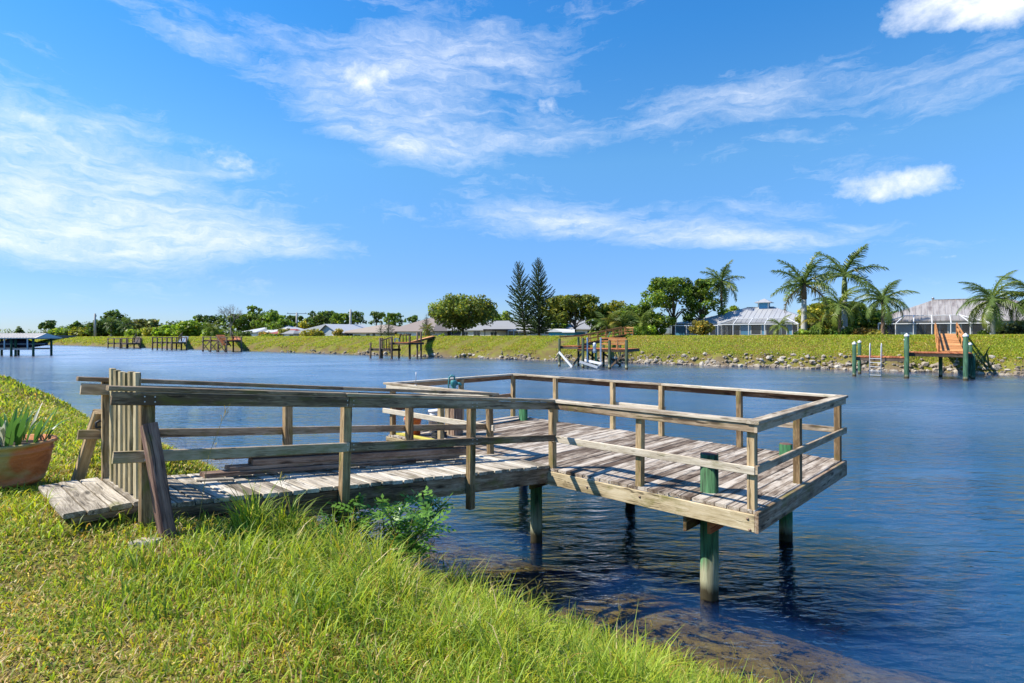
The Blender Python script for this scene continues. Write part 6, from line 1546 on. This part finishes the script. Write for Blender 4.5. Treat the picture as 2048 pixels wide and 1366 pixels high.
# flowering grass stalks
def stalks():
    V = []; r2 = random.Random(5); n_ = 0
    spots = [wk(0.35, 4.72, 0), wk(0.30, 3.9, 0), wk(0.45, 3.0, 0), wk(0.5, 2.3, 0), wk(0.35, 2.55, 0)]
    for i in range(70):
        tt, qq = r2.uniform(-9, 2.2), r2.uniform(-1.9, -0.25); p = world_tn(tt, float(shore_n(tt)) + qq); spots.append(p)
    for i, p in enumerate(spots):
        if on_dock(np.array([p.x]), np.array([p.y]))[0]: continue
        p = Vector((p.x, p.y, gz(p))); h = r2.uniform(0.35, 0.6) if i > 4 else (0.95, 0.7, 0.65, 0.5, 0.6)[i]
        a = r2.uniform(0, 6.28); d = Vector((math.cos(a), math.sin(a), 0)); w = Vector((0.0022, 0.0008, 0))
        q = p + Vector((0, 0, h * .6)) + d * h * .08; tip = p + Vector((0, 0, h)) + d * h * .22
        V += [[p - w, p + w, q + w, q - w], [q - w, q + w, tip + w * .6, tip - w * .6]]
        for k in range(7):
            b = q.lerp(tip, 0.72 + 0.04 * k); e = b + Vector((r2.uniform(-1, 1), r2.uniform(-1, 1), r2.uniform(0.4, 1.3))).normalized() * r2.uniform(.04, .09); ww = Vector((0.0028, 0.001, 0))
            V.append([b - ww * .4, b + ww * .4, e + ww, e - ww])
    A = np.array([[list(v) for v in f] for f in V]); c = np.tile(np.array([0.26, 0.22, 0.10]), (len(A), 1)) * (0.7 + 0.6 * np.random.default_rng(2).random(len(A)))[:, None]
    o = link('grass_stalks', quads_mesh('grass_stalks', A, c), 'grass_blade'); tag(o, 'thin flowering grass stalks with brown seed heads', kind='stuff')
stalks()

# leafy shrub beside the ramp post
def sprig_mesh(n, L, ll):
    V = []
    for i in range(n):
        f = 0.25 + 0.75 * i / (n - 1); b = np.array([L * f, 0, 0.12 * L * math.sin(f * 2.4)])
        for s in ((-1, 1) if i < n - 1 else (0,)):
            v = np.array([0.55 if s else 1.0, 0.85 * s, random.uniform(-.25, .15)]); v /= np.linalg.norm(v); w = np.cross(v, [0, 0, 1.0]); w = w / np.linalg.norm(w) * ll * 0.27
            m = b + v * ll * 0.5; V.append([b, m - w, b + v * ll, m + w])
    V.append([np.array([0, -.003, 0]), np.array([0, .003, 0]), np.array([L, .001, 0.08 * L]), np.array([L, -.001, 0.08 * L])])
    return quads_mesh('leaf', np.array(V))
SM = [sprig_mesh(5, 0.16, 0.052), sprig_mesh(6, 0.19, 0.050), sprig_mesh(4, 0.13, 0.058)]
for m_ in SM: m_.materials.append(MATS['shrub_leaf'])
def shrub(c, label, shoots, nleaf):
    o = root('leafy_shrub', c, label, 'shrub')
    for (dx, dy, h, lx, ly) in shoots:
        p = c + Vector((dx, dy, -0.05)); q = p + Vector((lx, ly, h)); m = p.lerp(q, .5) + Vector((lx * -.15, 0, h * .12))
        tube('stem', [p, m, q], [.009, .007, .003], 'twig', o, 6)
        for i in range(nleaf):
            f = random.uniform(.22, 1.0); b = p.lerp(m, f * 2) if f < .5 else m.lerp(q, f * 2 - 1)
            lf_ = bpy.data.objects.new('leaf', SM[i % 3]); C.objects.link(lf_); s_ = random.uniform(.95, 1.5)
            Mf = Matrix.Translation(b) @ Matrix.Rotation(random.uniform(0, 6.28), 4, 'Z') @ Matrix.Rotation(random.uniform(-.9, .35), 4, 'Y') @ Matrix.Rotation(random.uniform(-.5, .5), 4, 'X') @ Matrix.Scale(s_, 4)
            lf_.parent = o; lf_.matrix_basis = WM[o].inverted() @ Mf
    return o
sc_ = Vector((-1.27, 5.50, 0)); sc_.z = gz(sc_)
shrub(sc_, 'dark green shrub with feathery compound leaves beside the middle ramp post', [(random.uniform(-.3, .35), random.uniform(-.25, .25), random.uniform(.42, .84), random.uniform(-.2, .5), random.uniform(-.3, .2)) for _ in range(15)], 19)
sc2 = Vector((-1.80, 5.80, 0)); sc2.z = gz(sc2)
shrub(sc2, 'small pale leaved weed climbing the foot of the middle ramp post', [(random.uniform(-.08, .12), random.uniform(-.1, .1), random.uniform(.45, .75), random.uniform(-.05, .12), random.uniform(-.05, .1)) for _ in range(6)], 10)
GROUPS = {'tree': 'trees beyond the far bank', 'palm tree': 'palms beyond the far bank', 'bush': 'bushes on the far bank', 'hedge': 'hedges on the far bank',
          'house': 'houses on the far bank', 'pole': 'utility poles beyond the far bank', 'bucket': 'buckets on the dock', 'shrub': 'shrubs beside the ramp'}
for o in list(C.objects):
    if o.parent is None and o.get('category') in GROUPS and not o.get('group'): o['group'] = GROUPS[o['category']]
    if o.parent is None and o.name.startswith('far_dock'): o['group'] = 'docks along the far bank'
